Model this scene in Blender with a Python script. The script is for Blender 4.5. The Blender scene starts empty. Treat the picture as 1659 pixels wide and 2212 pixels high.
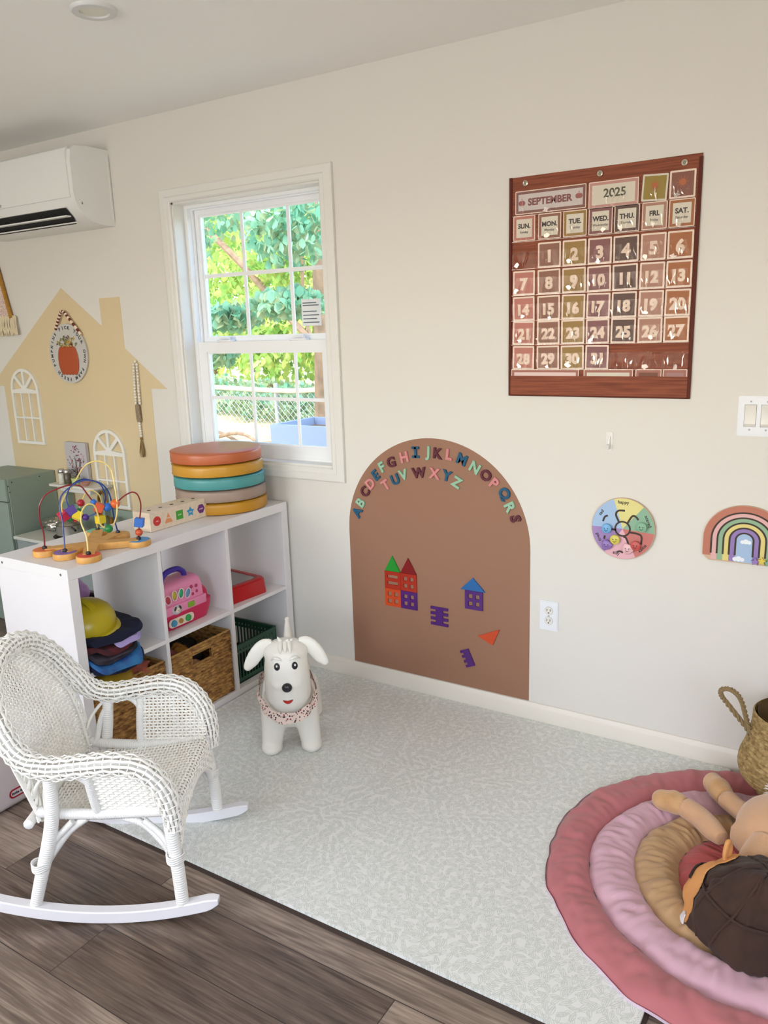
import bpy, bmesh, math, random
from mathutils import Matrix, Vector, noise
PI = math.pi
C = bpy.context.scene.collection
rnd = random.Random(7)
sin, cos = math.sin, math.cos

# ------------------------------------------------------------------ colours / materials
def lin(h):
    if isinstance(h, str):
        h = h.lstrip('#'); c = [int(h[i:i+2], 16)/255 for i in (0, 2, 4)]
    else:
        c = [x/255 for x in h]
    return tuple(x/12.92 if x <= .04045 else ((x+.055)/1.055)**2.4 for x in c) + (1,)
_m = {}
def mat(name, col, rough=.5, metal=0, spec=.5, var=0, vscale=20, bump=0, bscale=200, stretch=(1, 1, 1),
        trans=0, alpha=1, sss=0, coat=0, sheen=0, col2=None, subsurf_col=None):
    if name in _m: return _m[name]
    m = bpy.data.materials.new(name); m.use_nodes = True
    nt = m.node_tree; b = nt.nodes['Principled BSDF']
    c = lin(col)
    b.inputs['Base Color'].default_value = c
    b.inputs['Roughness'].default_value = rough
    b.inputs['Metallic'].default_value = metal
    b.inputs['Specular IOR Level'].default_value = spec
    if trans: b.inputs['Transmission Weight'].default_value = trans
    if alpha < 1: b.inputs['Alpha'].default_value = alpha
    if coat: b.inputs['Coat Weight'].default_value = coat
    if sheen: b.inputs['Sheen Weight'].default_value = sheen
    if sss:
        b.inputs['Subsurface Weight'].default_value = sss
        b.inputs['Subsurface Scale'].default_value = .02
    if var or bump or col2:
        tc = nt.nodes.new('ShaderNodeTexCoord'); mp = nt.nodes.new('ShaderNodeMapping')
        mp.inputs['Scale'].default_value = stretch
        nt.links.new(tc.outputs['Object'], mp.inputs['Vector'])
    if var or col2:
        n = nt.nodes.new('ShaderNodeTexNoise'); n.inputs['Scale'].default_value = vscale; n.inputs['Detail'].default_value = 4
        nt.links.new(mp.outputs[0], n.inputs['Vector'])
        r = nt.nodes.new('ShaderNodeValToRGB')
        r.color_ramp.elements[0].position = .33; r.color_ramp.elements[1].position = .67
        if col2: a, z = c, lin(col2)
        else:
            a = tuple(x*(1-var) for x in c[:3])+(1,); z = tuple(min(1, x*(1+var)) for x in c[:3])+(1,)
        r.color_ramp.elements[0].color = a; r.color_ramp.elements[1].color = z
        nt.links.new(n.outputs['Fac'], r.inputs['Fac']); nt.links.new(r.outputs['Color'], b.inputs['Base Color'])
    if bump:
        n2 = nt.nodes.new('ShaderNodeTexNoise'); n2.inputs['Scale'].default_value = bscale; n2.inputs['Detail'].default_value = 3
        nt.links.new(mp.outputs[0], n2.inputs['Vector'])
        bp = nt.nodes.new('ShaderNodeBump'); bp.inputs['Strength'].default_value = bump; bp.inputs['Distance'].default_value = .002
        nt.links.new(n2.outputs['Fac'], bp.inputs['Height']); nt.links.new(bp.outputs[0], b.inputs['Normal'])
    _m[name] = m
    return m

# ------------------------------------------------------------------ mesh builder
class MB:
    def __init__(s): s.v = []; s.f = []; s.mi = []
    def add(s, vs, fs, mi=0, M=None):
        o = len(s.v)
        s.v += [(M @ Vector(p)) if M is not None else Vector(p) for p in vs]
        s.f += [tuple(i+o for i in f) for f in fs]
        s.mi += [mi]*len(fs) if isinstance(mi, int) else list(mi)
        return s
    def box(s, lo, hi, mi=0, M=None, bev=0, seg=1):
        x0, y0, z0 = lo; x1, y1, z1 = hi
        if bev <= 0:
            vs = [(x, y, z) for z in (z0, z1) for y in (y0, y1) for x in (x0, x1)]
            fs = [(0, 2, 3, 1), (4, 5, 7, 6), (0, 1, 5, 4), (2, 6, 7, 3), (0, 4, 6, 2), (1, 3, 7, 5)]
            return s.add(vs, fs, mi, M)
        bm = bmesh.new(); bmesh.ops.create_cube(bm, size=1)
        for v in bm.verts: v.co = Vector(((x0+x1)/2+v.co.x*(x1-x0), (y0+y1)/2+v.co.y*(y1-y0), (z0+z1)/2+v.co.z*(z1-z0)))
        bmesh.ops.bevel(bm, geom=list(bm.edges), offset=bev, segments=seg, profile=.5, affect='EDGES')
        return s.bm(bm, mi, M)
    def bm(s, bm, mi=0, M=None):
        bm.verts.index_update()
        s.add([v.co.copy() for v in bm.verts], [tuple(v.index for v in f.verts) for f in bm.faces], mi, M)
        bm.free(); return s
    def grid(s, fn, nu, nv, mi=0, M=None, cu=False, cv=False, skip=None):
        U = nu if cu else nu+1; V = nv if cv else nv+1
        vs = [fn(i/nu, j/nv) for j in range(V) for i in range(U)]
        fs = []
        for j in range(nv):
            for i in range(nu):
                if skip and skip((i+.5)/nu, (j+.5)/nv): continue
                a = j*U+i; b = j*U+(i+1) % U; c = ((j+1) % V)*U+(i+1) % U; d = ((j+1) % V)*U+i
                fs.append((a, b, c, d))
        return s.add(vs, fs, mi, M)
    def tube(s, pts, r, n=8, mi=0, M=None, closed=False, cap=True, flat=1.0, nrm=None):
        pts = [Vector(p) for p in pts]; k = len(pts)
        if not callable(r):
            rr = r if isinstance(r, (list, tuple)) else [r]*k
        else: rr = [r(i/(k-1)) for i in range(k)]
        vs = []; ref = None
        for i, p in enumerate(pts):
            a = pts[(i-1) % k] if (closed or i > 0) else p; b = pts[(i+1) % k] if (closed or i < k-1) else p
            t = (b-a)
            t = t.normalized() if t.length > 1e-9 else Vector((0, 0, 1))
            if nrm is not None: ref = Vector(nrm[i])
            elif ref is None: ref = Vector((0, 0, 1)) if abs(t.z) < .9 else Vector((1, 0, 0))
            u = ref - t*ref.dot(t)
            u = u.normalized() if u.length > 1e-6 else t.orthogonal().normalized()
            w = t.cross(u); ref = u
            for j in range(n):
                an = 2*PI*j/n
                vs.append(p+u*(rr[i]*flat*cos(an))+w*(rr[i]*sin(an)))
        fs = []
        m = k if closed else k-1
        for i in range(m):
            for j in range(n):
                a = i*n+j; b = i*n+(j+1) % n; c = ((i+1) % k)*n+(j+1) % n; d = ((i+1) % k)*n+j
                fs.append((a, b, c, d))
        if cap and not closed:
            fs.append(tuple(range(n))[::-1]); fs.append(tuple((k-1)*n+j for j in range(n)))
        return s.add(vs, fs, mi, M)
    def cyl(s, p0, p1, r, n=24, mi=0, M=None, r1=None, bev=0):
        p0 = Vector(p0); p1 = Vector(p1); r1 = r if r1 is None else r1
        if bev:
            d = (p1-p0).normalized()
            return s.tube([p0, p0+d*bev*.3, p0+d*bev, p1-d*bev, p1-d*bev*.3, p1], [r-bev, r-bev*.3, r, r1, r1-bev*.3, r1-bev], n, mi, M)
        return s.tube([p0, p1], [r, r1], n, mi, M)
    def lathe(s, prof, n=32, mi=0, M=None):
        vs = [(r*cos(2*PI*j/n), r*sin(2*PI*j/n), z) for r, z in prof for j in range(n)]
        fs = [(i*n+j, i*n+(j+1) % n, (i+1)*n+(j+1) % n, (i+1)*n+j) for i in range(len(prof)-1) for j in range(n)]
        return s.add(vs, fs, mi, M)
    def ball(s, c, r, mi=0, M=None, nu=16, nv=10):
        if not isinstance(r, (tuple, list)): r = (r, r, r)
        vs = [(c[0], c[1], c[2]-r[2])]
        for j in range(1, nv):
            th = PI*j/nv
            for i in range(nu):
                ph = 2*PI*i/nu
                vs.append((c[0]+r[0]*sin(th)*cos(ph), c[1]+r[1]*sin(th)*sin(ph), c[2]-r[2]*cos(th)))
        vs.append((c[0], c[1], c[2]+r[2]))
        fs = [(0, 1+(i+1) % nu, 1+i) for i in range(nu)]
        for j in range(nv-2):
            for i in range(nu):
                a = 1+j*nu+i; b = 1+j*nu+(i+1) % nu
                fs.append((a, b, b+nu, a+nu))
        L = len(vs)-1
        fs += [(L, 1+(nv-2)*nu+i, 1+(nv-2)*nu+(i+1) % nu) for i in range(nu)]
        return s.add(vs, fs, mi, M)
    def ext(s, loops, z0, z1, mi=0, M=None):
        """extrude 2d loops (first outer, others holes) from z0 to z1"""
        bm = bmesh.new()
        for lp in loops:
            vv = [bm.verts.new((p[0], p[1], z0)) for p in lp]
            for i in range(len(vv)): bm.edges.new((vv[i], vv[(i+1) % len(vv)]))
        bmesh.ops.triangle_fill(bm, edges=list(bm.edges), use_beauty=True)
        if not bm.faces: bm.free(); return s
        g = bmesh.ops.extrude_face_region(bm, geom=list(bm.faces))
        for e in g['geom']:
            if isinstance(e, bmesh.types.BMVert): e.co.z = z1
        bmesh.ops.recalc_face_normals(bm, faces=list(bm.faces))
        return s.bm(bm, mi, M)
    def text(s, st, size, z0, z1, mi=0, M=None, bold=0, fit=None):
        vs, fs = glyph(st, size, bold)
        if fit and vs:
            w = max(v[0] for v in vs)-min(v[0] for v in vs)
            if w > 1e-6:
                k = fit/w; vs = [(x*k, y, z) for x, y, z in vs]
        vs = [(x, y, z0+z*(z1-z0)) for x, y, z in vs]
        return s.add(vs, fs, mi, M)
    def build(s, name, mats, parent=None, ang=40, local=False, kind=None, sub=0):
        if not isinstance(mats, (list, tuple)): mats = [mats]
        me = bpy.data.meshes.new(name)
        vs = s.v
        loc = None
        if parent is not None:
            if not local:
                Mi = W_.get(parent.name, Matrix()).inverted(); vs = [Mi @ p for p in vs]
        else:
            n = len(vs)
            xs = [p.x for p in vs]; ys = [p.y for p in vs]; zs = [p.z for p in vs]
            loc = Vector(((min(xs)+max(xs))/2, (min(ys)+max(ys))/2, min(zs)))
            vs = [p-loc for p in vs]
        me.from_pydata([tuple(p) for p in vs], [], s.f)
        for m in mats: me.materials.append(m)
        me.polygons.foreach_set('material_index', s.mi)
        me.polygons.foreach_set('use_smooth', [ang > 0]*len(me.polygons))
        me.update()
        if 0 < ang < 180: me.set_sharp_from_angle(angle=math.radians(ang))
        o = bpy.data.objects.new(name, me); C.objects.link(o)
        if parent is not None:
            o.parent = parent; W_[o.name] = W_.get(parent.name, Matrix())
        else:
            o.location = loc; W_[o.name] = Matrix.Translation(loc)
        if kind: o['kind'] = kind
        if sub:
            md = o.modifiers.new('s', 'SUBSURF'); md.levels = sub; md.render_levels = sub
        return o
W_ = {}
_g = {}
def glyph(st, size, bold=0):
    k = (st, size, bold)
    if k in _g: return _g[k]
    cu = bpy.data.curves.new('t', 'FONT'); cu.body = st; cu.size = size; cu.offset = bold
    cu.extrude = .5; cu.resolution_u = 3; cu.align_x = 'CENTER'
    ob = bpy.data.objects.new('t', cu); C.objects.link(ob)
    dg = bpy.context.evaluated_depsgraph_get(); dg.update()
    me = bpy.data.meshes.new_from_object(ob.evaluated_get(dg))
    vs = [tuple(v.co) for v in me.vertices]; fs = [tuple(p.vertices) for p in me.polygons]
    bpy.data.objects.remove(ob); bpy.data.curves.remove(cu); bpy.data.meshes.remove(me)
    if vs:
        xm = (min(v[0] for v in vs)+max(v[0] for v in vs))/2; ym = (min(v[1] for v in vs)+max(v[1] for v in vs))/2
        vs = [(x-xm, y-ym, z+.5) for x, y, z in vs]
    _g[k] = (vs, fs); return _g[k]

def tag(o, label=None, cat=None, group=None, kind=None):
    if label: o['label'] = label
    if cat: o['category'] = cat
    if group: o['group'] = group
    if kind: o['kind'] = kind
    return o
def thing(name, label, cat, loc=(0, 0, 0), rz=0, group=None, M=None):
    o = bpy.data.objects.new(name, None); C.objects.link(o); o.empty_display_size = .05
    M = M if M is not None else Matrix.Translation(loc) @ Matrix.Rotation(rz, 4, 'Z')
    o.matrix_world = M; W_[o.name] = M
    return tag(o, label, cat, group)
def part(o, label):
    o['label'] = label; return o
def remesh(mb, voxel, smooth=6, it=1):
    """join the solids of mb into one continuous smooth skin"""
    me = bpy.data.meshes.new('r'); me.from_pydata([tuple(p) for p in mb.v], [], mb.f)
    bm = bmesh.new(); bm.from_mesh(me); bmesh.ops.recalc_face_normals(bm, faces=list(bm.faces)); bm.to_mesh(me); bm.free()
    ob = bpy.data.objects.new('r', me); C.objects.link(ob)
    md = ob.modifiers.new('r', 'REMESH'); md.mode = 'VOXEL'; md.voxel_size = voxel
    md = ob.modifiers.new('s', 'SMOOTH'); md.factor = .5; md.iterations = smooth
    dg = bpy.context.evaluated_depsgraph_get(); dg.update()
    m2 = bpy.data.meshes.new_from_object(ob.evaluated_get(dg))
    out = MB(); out.add([v.co.copy() for v in m2.vertices], [tuple(p.vertices) for p in m2.polygons])
    bpy.data.objects.remove(ob); bpy.data.meshes.remove(me); bpy.data.meshes.remove(m2)
    return out
def cr(pts, n=6, closed=False):
    """catmull-rom through pts"""
    P = [Vector(p) for p in pts]; out = []; k = len(P)
    m = k if closed else k-1
    for i in range(m):
        p1 = P[i]; p2 = P[(i+1) % k]
        p0 = P[(i-1) % k] if (closed or i > 0) else p1*2-p2
        p3 = P[(i+2) % k] if (closed or i < k-2) else p2*2-p1
        for j in range(n):
            t = j/n
            out.append(.5*((2*p1)+(p2-p0)*t+(2*p0-5*p1+4*p2-p3)*t*t+(3*p1-p0-3*p2+p3)*t**3))
    if not closed: out.append(P[-1])
    return out
# wall frame: local x -> world x, local y -> world z, local z -> out of the back wall into the room
WB = Matrix(((1, 0, 0, 0), (0, 0, -1, 0), (0, 1, 0, 0), (0, 0, 0, 1)))
def WM(x, z, out=0, rot=0):
    return Matrix.Translation((x, -out, z)) @ WB @ Matrix.Rotation(rot, 4, 'Z')
def circ(cx, cy, r, n=48, a0=0, a1=2*PI, ry=None):
    full = abs(a1-a0-2*PI) < 1e-6
    k = n if full else n+1
    return [(cx+r*cos(a0+(a1-a0)*i/n), cy+(ry or r)*sin(a0+(a1-a0)*i/n)) for i in range(k)]
def rrect(x0, y0, x1, y1, r, n=5):
    out = []
    for cx, cy, a in ((x1-r, y0+r, -PI/2), (x1-r, y1-r, 0), (x0+r, y1-r, PI/2), (x0+r, y0+r, PI)):
        out += [(cx+r*cos(a+PI/2*i/n), cy+r*sin(a+PI/2*i/n)) for i in range(n+1)]
    return out
def rect(x0, y0, x1, y1): return [(x0, y0), (x1, y0), (x1, y1), (x0, y1)]
#@@LIB_END
# ------------------------------------------------------------------ materials with their own node graphs
def nodes(name):
    m = bpy.data.materials.new(name); m.use_nodes = True; _m[name] = m
    nt = m.node_tree; return m, nt, nt.nodes['Principled BSDF'], nt.nodes.new, nt.links.new
def wood_floor():
    m, nt, b, N, L = nodes('vinyl planks')
    tc = N('ShaderNodeTexCoord')
    br = N('ShaderNodeTexBrick'); br.offset = .37; br.inputs['Scale'].default_value = 1
    br.inputs['Brick Width'].default_value = 1.22; br.inputs['Row Height'].default_value = .178
    br.inputs['Mortar Size'].default_value = .0012; br.inputs['Mortar Smooth'].default_value = .2; br.inputs['Bias'].default_value = 0
    br.inputs['Color1'].default_value = (0, 0, 0, 1); br.inputs['Color2'].default_value = (1, 1, 1, 1); br.inputs['Mortar'].default_value = (.5, .5, .5, 1)
    mo = N('ShaderNodeMapping'); mo.inputs['Location'].default_value = (.95, .07, 0)
    L(tc.outputs['Object'], mo.inputs[0]); L(mo.outputs[0], br.inputs[0])
    off = N('ShaderNodeVectorMath'); off.operation = 'MULTIPLY_ADD'; off.inputs[1].default_value = (7, 5, 3)
    L(br.outputs['Color'], off.inputs[0]); L(tc.outputs['Object'], off.inputs[2])
    def noi(sc, det, st, dist=0):
        mp = N('ShaderNodeMapping'); mp.inputs['Scale'].default_value = st
        n = N('ShaderNodeTexNoise'); n.inputs['Scale'].default_value = sc; n.inputs['Detail'].default_value = det; n.inputs['Distortion'].default_value = dist
        L(off.outputs[0], mp.inputs[0]); L(mp.outputs[0], n.inputs['Vector']); return n
    n1 = noi(2.2, 6, (1, 5.5, 1), 1.2); n2 = noi(6, 8, (1, 22, 1), .6); n3 = noi(1.2, 2, (1, 2, 1))
    r = N('ShaderNodeValToRGB'); e = r.color_ramp.elements
    e[0].position = .3; e[0].color = lin('#473b33'); e[1].position = .70; e[1].color = lin('#a79a8d')
    q = e.new(.5); q.color = lin('#74675d')
    mx = N('ShaderNodeMath'); mx.operation = 'MULTIPLY_ADD'; mx.inputs[1].default_value = .5
    L(n2.outputs['Fac'], mx.inputs[0])
    m2 = N('ShaderNodeMath'); m2.operation = 'MULTIPLY'; m2.inputs[1].default_value = .5
    L(n1.outputs['Fac'], m2.inputs[0]); L(m2.outputs[0], mx.inputs[2])
    ad = N('ShaderNodeMath'); ad.operation = 'MULTIPLY_ADD'; ad.inputs[1].default_value = .22; 
    L(br.outputs['Color'], ad.inputs[0]); L(mx.outputs[0], ad.inputs[2])
    sb = N('ShaderNodeMath'); sb.operation = 'SUBTRACT'; sb.inputs[1].default_value = .11
    L(ad.outputs[0], sb.inputs[0]); L(sb.outputs[0], r.inputs['Fac'])
    # grey / brown drift
    mc = N('ShaderNodeMix'); mc.data_type = 'RGBA'; mc.blend_type = 'MULTIPLY'; mc.inputs[7].default_value = lin('#f2e6dc')
    L(n3.outputs['Fac'], mc.inputs[0]); L(r.outputs['Color'], mc.inputs[6])
    md = N('ShaderNodeMix'); md.data_type = 'RGBA'; md.inputs[7].default_value = lin('#2a221e')
    L(br.outputs['Fac'], md.inputs[0]); L(mc.outputs[2], md.inputs[6]); L(md.outputs[2], b.inputs['Base Color'])
    b.inputs['Roughness'].default_value = .42; b.inputs['Specular IOR Level'].default_value = .4
    bp = N('ShaderNodeBump'); bp.inputs['Strength'].default_value = .15; bp.inputs['Distance'].default_value = .001
    L(n2.outputs['Fac'], bp.inputs['Height']); L(bp.outputs[0], b.inputs['Normal'])
    return m
def leaf_mat():
    """pale play mat printed with small outlined leaves"""
    m, nt, b, N, L = nodes('leaf print mat')
    tc = N('ShaderNodeTexCoord')
    def M_(op, a=None, b_=None, c=None):
        n = N('ShaderNodeMath'); n.operation = op
        for i, v in enumerate((a, b_, c)):
            if v is None: continue
            if isinstance(v, (int, float)): n.inputs[i].default_value = v
            else: L(v, n.inputs[i])
        return n.outputs[0]
    res = None
    for k, (off, sc) in enumerate((((0, 0, 0), 38), ((.37, .71, 0), 41), ((.13, .29, 0), 35))):
        mp = N('ShaderNodeMapping'); mp.inputs['Location'].default_value = off; mp.inputs['Scale'].default_value = (sc, sc, 0)
        L(tc.outputs['Object'], mp.inputs[0])
        v = N('ShaderNodeTexVoronoi'); v.voronoi_dimensions = '2D'; v.inputs['Scale'].default_value = 1; v.inputs['Randomness'].default_value = .8; L(mp.outputs[0], v.inputs['Vector'])
        d = N('ShaderNodeVectorMath'); d.operation = 'SUBTRACT'; L(mp.outputs[0], d.inputs[0]); L(v.outputs['Position'], d.inputs[1])
        sp = N('ShaderNodeSeparateColor'); L(v.outputs['Color'], sp.inputs[0])
        ro = N('ShaderNodeVectorRotate'); ro.rotation_type = 'Z_AXIS'; L(d.outputs[0], ro.inputs['Vector']); L(M_('MULTIPLY', sp.outputs[0], 6.28), ro.inputs['Angle'])
        xy = N('ShaderNodeSeparateXYZ'); L(ro.outputs[0], xy.inputs[0]); x, y = xy.outputs[0], M_('ABSOLUTE', xy.outputs[1])
        q = M_('MULTIPLY', x, 1/.56); env = M_('SUBTRACT', 1, M_('MULTIPLY', q, q))
        f = M_('ABSOLUTE', M_('SUBTRACT', y, M_('MULTIPLY', env, .19)))
        ln = M_('MINIMUM', f, M_('MAXIMUM', y, M_('SUBTRACT', .06, env)))
        g = M_('DIVIDE', ln, .045); res = g if res is None else M_('MINIMUM', res, g)
    mx = N('ShaderNodeClamp'); L(res, mx.inputs[0])
    r2 = N('ShaderNodeMix'); r2.data_type = 'RGBA'; r2.inputs[6].default_value = lin('#bfc5bd'); r2.inputs[7].default_value = lin('#e4e6e2')
    L(mx.outputs[0], r2.inputs[0]); L(r2.outputs[2], b.inputs['Base Color'])
    b.inputs['Roughness'].default_value = .42; b.inputs['Specular IOR Level'].default_value = .4
    return m
def fabric_wood():
    m, nt, b, N, L = nodes('rust slub fabric')
    tc = N('ShaderNodeTexCoord'); mp = N('ShaderNodeMapping'); mp.inputs['Scale'].default_value = (4, 4, 110)
    n = N('ShaderNodeTexNoise'); n.inputs['Scale'].default_value = 1.5; n.inputs['Detail'].default_value = 5
    r = N('ShaderNodeValToRGB'); r.color_ramp.elements[0].position = .3; r.color_ramp.elements[0].color = lin('#6a3320'); r.color_ramp.elements[1].position = .7; r.color_ramp.elements[1].color = lin('#965338')
    L(tc.outputs['Object'], mp.inputs[0]); L(mp.outputs[0], n.inputs['Vector']); L(n.outputs['Fac'], r.inputs['Fac']); L(r.outputs[0], b.inputs['Base Color'])
    b.inputs['Roughness'].default_value = .8
    return m
def glass(name, gl=.08, tint='#ffffff', rough=.02, fac=None, bump=0):
    m = bpy.data.materials.new(name); m.use_nodes = True; nt = m.node_tree; nt.nodes.clear(); N = nt.nodes.new; L = nt.links.new
    o = N('ShaderNodeOutputMaterial'); t = N('ShaderNodeBsdfTransparent'); t.inputs[0].default_value = lin(tint)
    g = N('ShaderNodeBsdfGlossy'); g.inputs['Roughness'].default_value = rough
    mx = N('ShaderNodeMixShader')
    if fac is None:
        lw = N('ShaderNodeFresnel'); lw.inputs[0].default_value = 1.45; L(lw.outputs[0], mx.inputs[0])
    else: mx.inputs[0].default_value = fac
    if bump:
        tc = N('ShaderNodeTexCoord'); mp = N('ShaderNodeMapping'); mp.inputs['Scale'].default_value = (1.6, 1, .5)
        n = N('ShaderNodeTexNoise'); n.inputs['Scale'].default_value = 42; n.inputs['Detail'].default_value = 2; n.inputs['Distortion'].default_value = 1.2
        bp = N('ShaderNodeBump'); bp.inputs['Strength'].default_value = bump; bp.inputs['Distance'].default_value = .004
        L(tc.outputs['Object'], mp.inputs[0]); L(mp.outputs[0], n.inputs['Vector']); L(n.outputs['Fac'], bp.inputs['Height'])
        L(bp.outputs[0], g.inputs['Normal'])
    L(t.outputs[0], mx.inputs[1]); L(g.outputs[0], mx.inputs[2]); L(mx.outputs[0], o.inputs[0])
    _m[name] = m; return m

wallm = mat('wall paint', '#dad6ce', .6, spec=.3)
ceilm = mat('ceiling paint', '#f8f7f3', .75, spec=.2)
trimm = mat('trim paint', '#dedcd6', .35); basem = mat('baseboard paint', '#e0dace', .4)
vinyl = mat('white vinyl', '#eceef0', .35)
pane = glass('window glass', fac=.03, tint='#eef3f6')

# ------------------------------------------------------------------ room shell
X0, X1, Y0, CH, WT = -2.75, 3.1, -4.4, 2.426, .13
def wall(name, horiz, at, a0, a1, out, holes):
    """wall with rectangular openings; horiz: runs along x at y=at, else along y at x=at; out = outward sign"""
    mb = MB(); us = sorted({a0, a1, *[h[0] for h in holes], *[h[1] for h in holes]}); zs = sorted({0, CH, *[h[2] for h in holes], *[h[3] for h in holes]})
    for i in range(len(us)-1):
        for j in range(len(zs)-1):
            u, z = (us[i]+us[i+1])/2, (zs[j]+zs[j+1])/2
            if any(h[0] < u < h[1] and h[2] < z < h[3] for h in holes): continue
            lo, hi = sorted((at, at+out*WT))
            if horiz: mb.box((us[i], lo, zs[j]), (us[i+1], hi, zs[j+1]))
            else: mb.box((lo, us[i], zs[j]), (hi, us[i+1], zs[j+1]))
    return mb.build(name, wallm, ang=0, kind='structure')
WX0, WX1, WZ0, WZ1 = -.709, .105, .931, 2.06
wall('wall_back', True, 0, X0-WT, X1+WT, 1, [(WX0, WX1, WZ0, WZ1)])
wall('wall_left', False, X0, Y0, 0, -1, [])
wall('wall_right', False, X1, Y0, 0, 1, [(-3.3, -2.0, .7, 2.1)])
wall('wall_front', True, Y0, X0-WT, X1+WT, -1, [(-1.75, .25, .8, 2.15), (1.1, 2.3, .8, 2.1)])
MB().box((X0-WT, Y0-WT, -.15), (X1+WT, WT, 0)).build('floor', wood_floor(), ang=0, kind='structure')
MB().box((X0-WT, Y0-WT, CH), (X1+WT, WT, CH+.15)).build('ceiling', ceilm, ang=0, kind='structure')
def prof_run(name, prof, x0, x1, side='back'):
    mb = MB(); k = len(prof)
    vs = [(x, -o, z) for x in (x0, x1) for o, z in prof]
    fs = [(i, (i+1) % k, k+(i+1) % k, k+i) for i in range(k)]+[tuple(range(k)), tuple(range(k, 2*k))[::-1]]
    mb.add(vs, fs); return mb.build(name, basem, ang=30, kind='structure')
bp_ = [(0, 0), (.014, 0), (.014, .064), (.011, .070), (.008, .074), (.006, .081), (0, .082)]
prof_run('baseboard_back', bp_, -.13, X1)
prof_run('baseboard_back', bp_, -1.0, -.56)
for nm, x in (('baseboard_right', X1),):
    mb = MB(); mb.box((X1-.014, Y0, 0), (X1, -.014, .082), bev=.003); mb.build(nm, trimm, kind='structure')
# simple frames for the openings behind the camera
for nm, (a, b_, z0, z1) in (('window_2', (-1.75, .25, .8, 2.15)), ('window_3', (1.1, 2.3, .8, 2.1))):
    mb = MB(); M = Matrix.Translation((0, Y0-.06, 0)) @ WB
    mid = (a+b_)/2; zm = (z0+z1)/2
    mb.ext([rect(a, z0, b_, z1), rect(a+.06, z0+.06, mid-.025, zm-.025), rect(mid+.025, z0+.06, b_-.06, zm-.025), rect(a+.06, zm+.025, mid-.025, z1-.06), rect(mid+.025, zm+.025, b_-.06, z1-.06)], -.04, .03, 0, M)
    mb.build(nm, vinyl, ang=0, kind='structure')

mb = MB(); M = Matrix.Translation((X1+.06, 0, 0)) @ Matrix.Rotation(PI/2, 4, 'Z') @ WB
mb.ext([rect(-3.3, .7, -2.0, 2.1), rect(-3.24, .76, -2.67, 2.04), rect(-2.63, .76, -2.06, 2.04)], -.04, .03, 0, M); mb.build('window_4', vinyl, ang=0, kind='structure')

# ---- window_1: casing, jamb liner, two sashes with muntins, panes, locks
win = thing('window_1', None, None, (WX0, 0, WZ0)); win['kind'] = 'structure'
def wpart(mb, name, m=vinyl, **k): return mb.build(name, m, win, **k)
mb = MB()
ci = (WX0, WZ0, WX1, WZ1); co = (-.774, .880, .168, 2.118)
P = [(0, 0), (.010, .0), (.014, .006), (.014, .020), (.017, .026), (.017, .050), (.019, .060), (.019, .0)]
# mitred casing: profile swept around the opening
pr = [(0, 0), (0, .010), (.006, .0135), (.022, .0135), (.026, .017), (.054, .017), (.060, .013), (.060, 0)]
cor_i = [(ci[0], ci[1]), (ci[2], ci[1]), (ci[2], ci[3]), (ci[0], ci[3])]; dirs = [(-1, -1), (1, -1), (1, 1), (-1, 1)]
vs = []; 
for (x, z), (dx, dz) in zip(cor_i, dirs):
    for w, t in pr: vs.append((x+dx*w*1.03, -t, z+dz*w*.95))
k = len(pr); fs = [(i*k+j, ((i+1) % 4)*k+j, ((i+1) % 4)*k+(j+1) % k, i*k+(j+1) % k) for i in range(4) for j in range(k)]
mb.add(vs, fs); wpart(mb, 'casing', trimm, ang=25)
mb = MB()
for lo, hi in (((WX0-.0, .0, WZ0), (WX0+.008, .13, WZ1)), ((WX1-.008, .0, WZ0), (WX1, .13, WZ1)), ((WX0, 0, WZ1-.008), (WX1, .13, WZ1)), ((WX0, 0, WZ0), (WX1, .13, WZ0+.010))): mb.box(lo, hi)
wpart(mb, 'jamb', trimm, ang=0)
mb = MB()   # vinyl master frame with its tracks
for y0, y1, w in ((.062, .135, .018), (.088, .098, .026)):
    mb.ext([rect(WX0+.008, WZ0+.010, WX1-.008, WZ1-.008), rect(WX0+.008+w, WZ0+.010+w*.6, WX1-.008-w, WZ1-.008-w*.7)], -y1, -y0, 0, WM(0, 0))
wpart(mb, 'frame', vinyl, ang=0)
def sash(name, y, x0, x1, z0, z1, st, top, bot, mx, mz, mw):
    mb = MB(); gx0, gx1, gz0, gz1 = x0+st, x1-st, z0+bot, z1-top
    mb.ext([rect(x0, z0, x1, z1), rect(gx0, gz0, gx1, gz1)], -y-.030, -y, 0, WM(0, 0))
    mb.ext([rect(gx0-.001, gz0-.001, gx1+.001, gz1+.001), rect(gx0+.008, gz0+.008, gx1-.008, gz1-.008)], -y-.026, -y-.006, 0, WM(0, 0))
    s = wpart(mb, name, vinyl, ang=0)
    m2 = MB()
    for x in mx: m2.box((x-mw, y+.012, gz0), (x+mw, y+.018, gz1))
    m2.box((gx0, y+.0115, mz-mw), (gx1, y+.0185, mz+mw)); m2.build('muntins', vinyl, s, ang=0)
    m3 = MB(); m3.box((gx0, y+.013, gz0), (gx1, y+.017, gz1)); m3.build('pane', pane, s, ang=0)
    return s, (gx0, gx1, gz0, gz1)
su, gu = sash('upper_sash', .100, WX0+.026, WX1-.026, 1.425, 2.042, .030, .030, .050, (-.409, -.152), 1.749, .0085)
sl, gl_ = sash('lower_sash', .066, WX0+.026, WX1-.026, .949, 1.458, .050, .045, .050, (-.379, -.128), 1.205, .0075)
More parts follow.
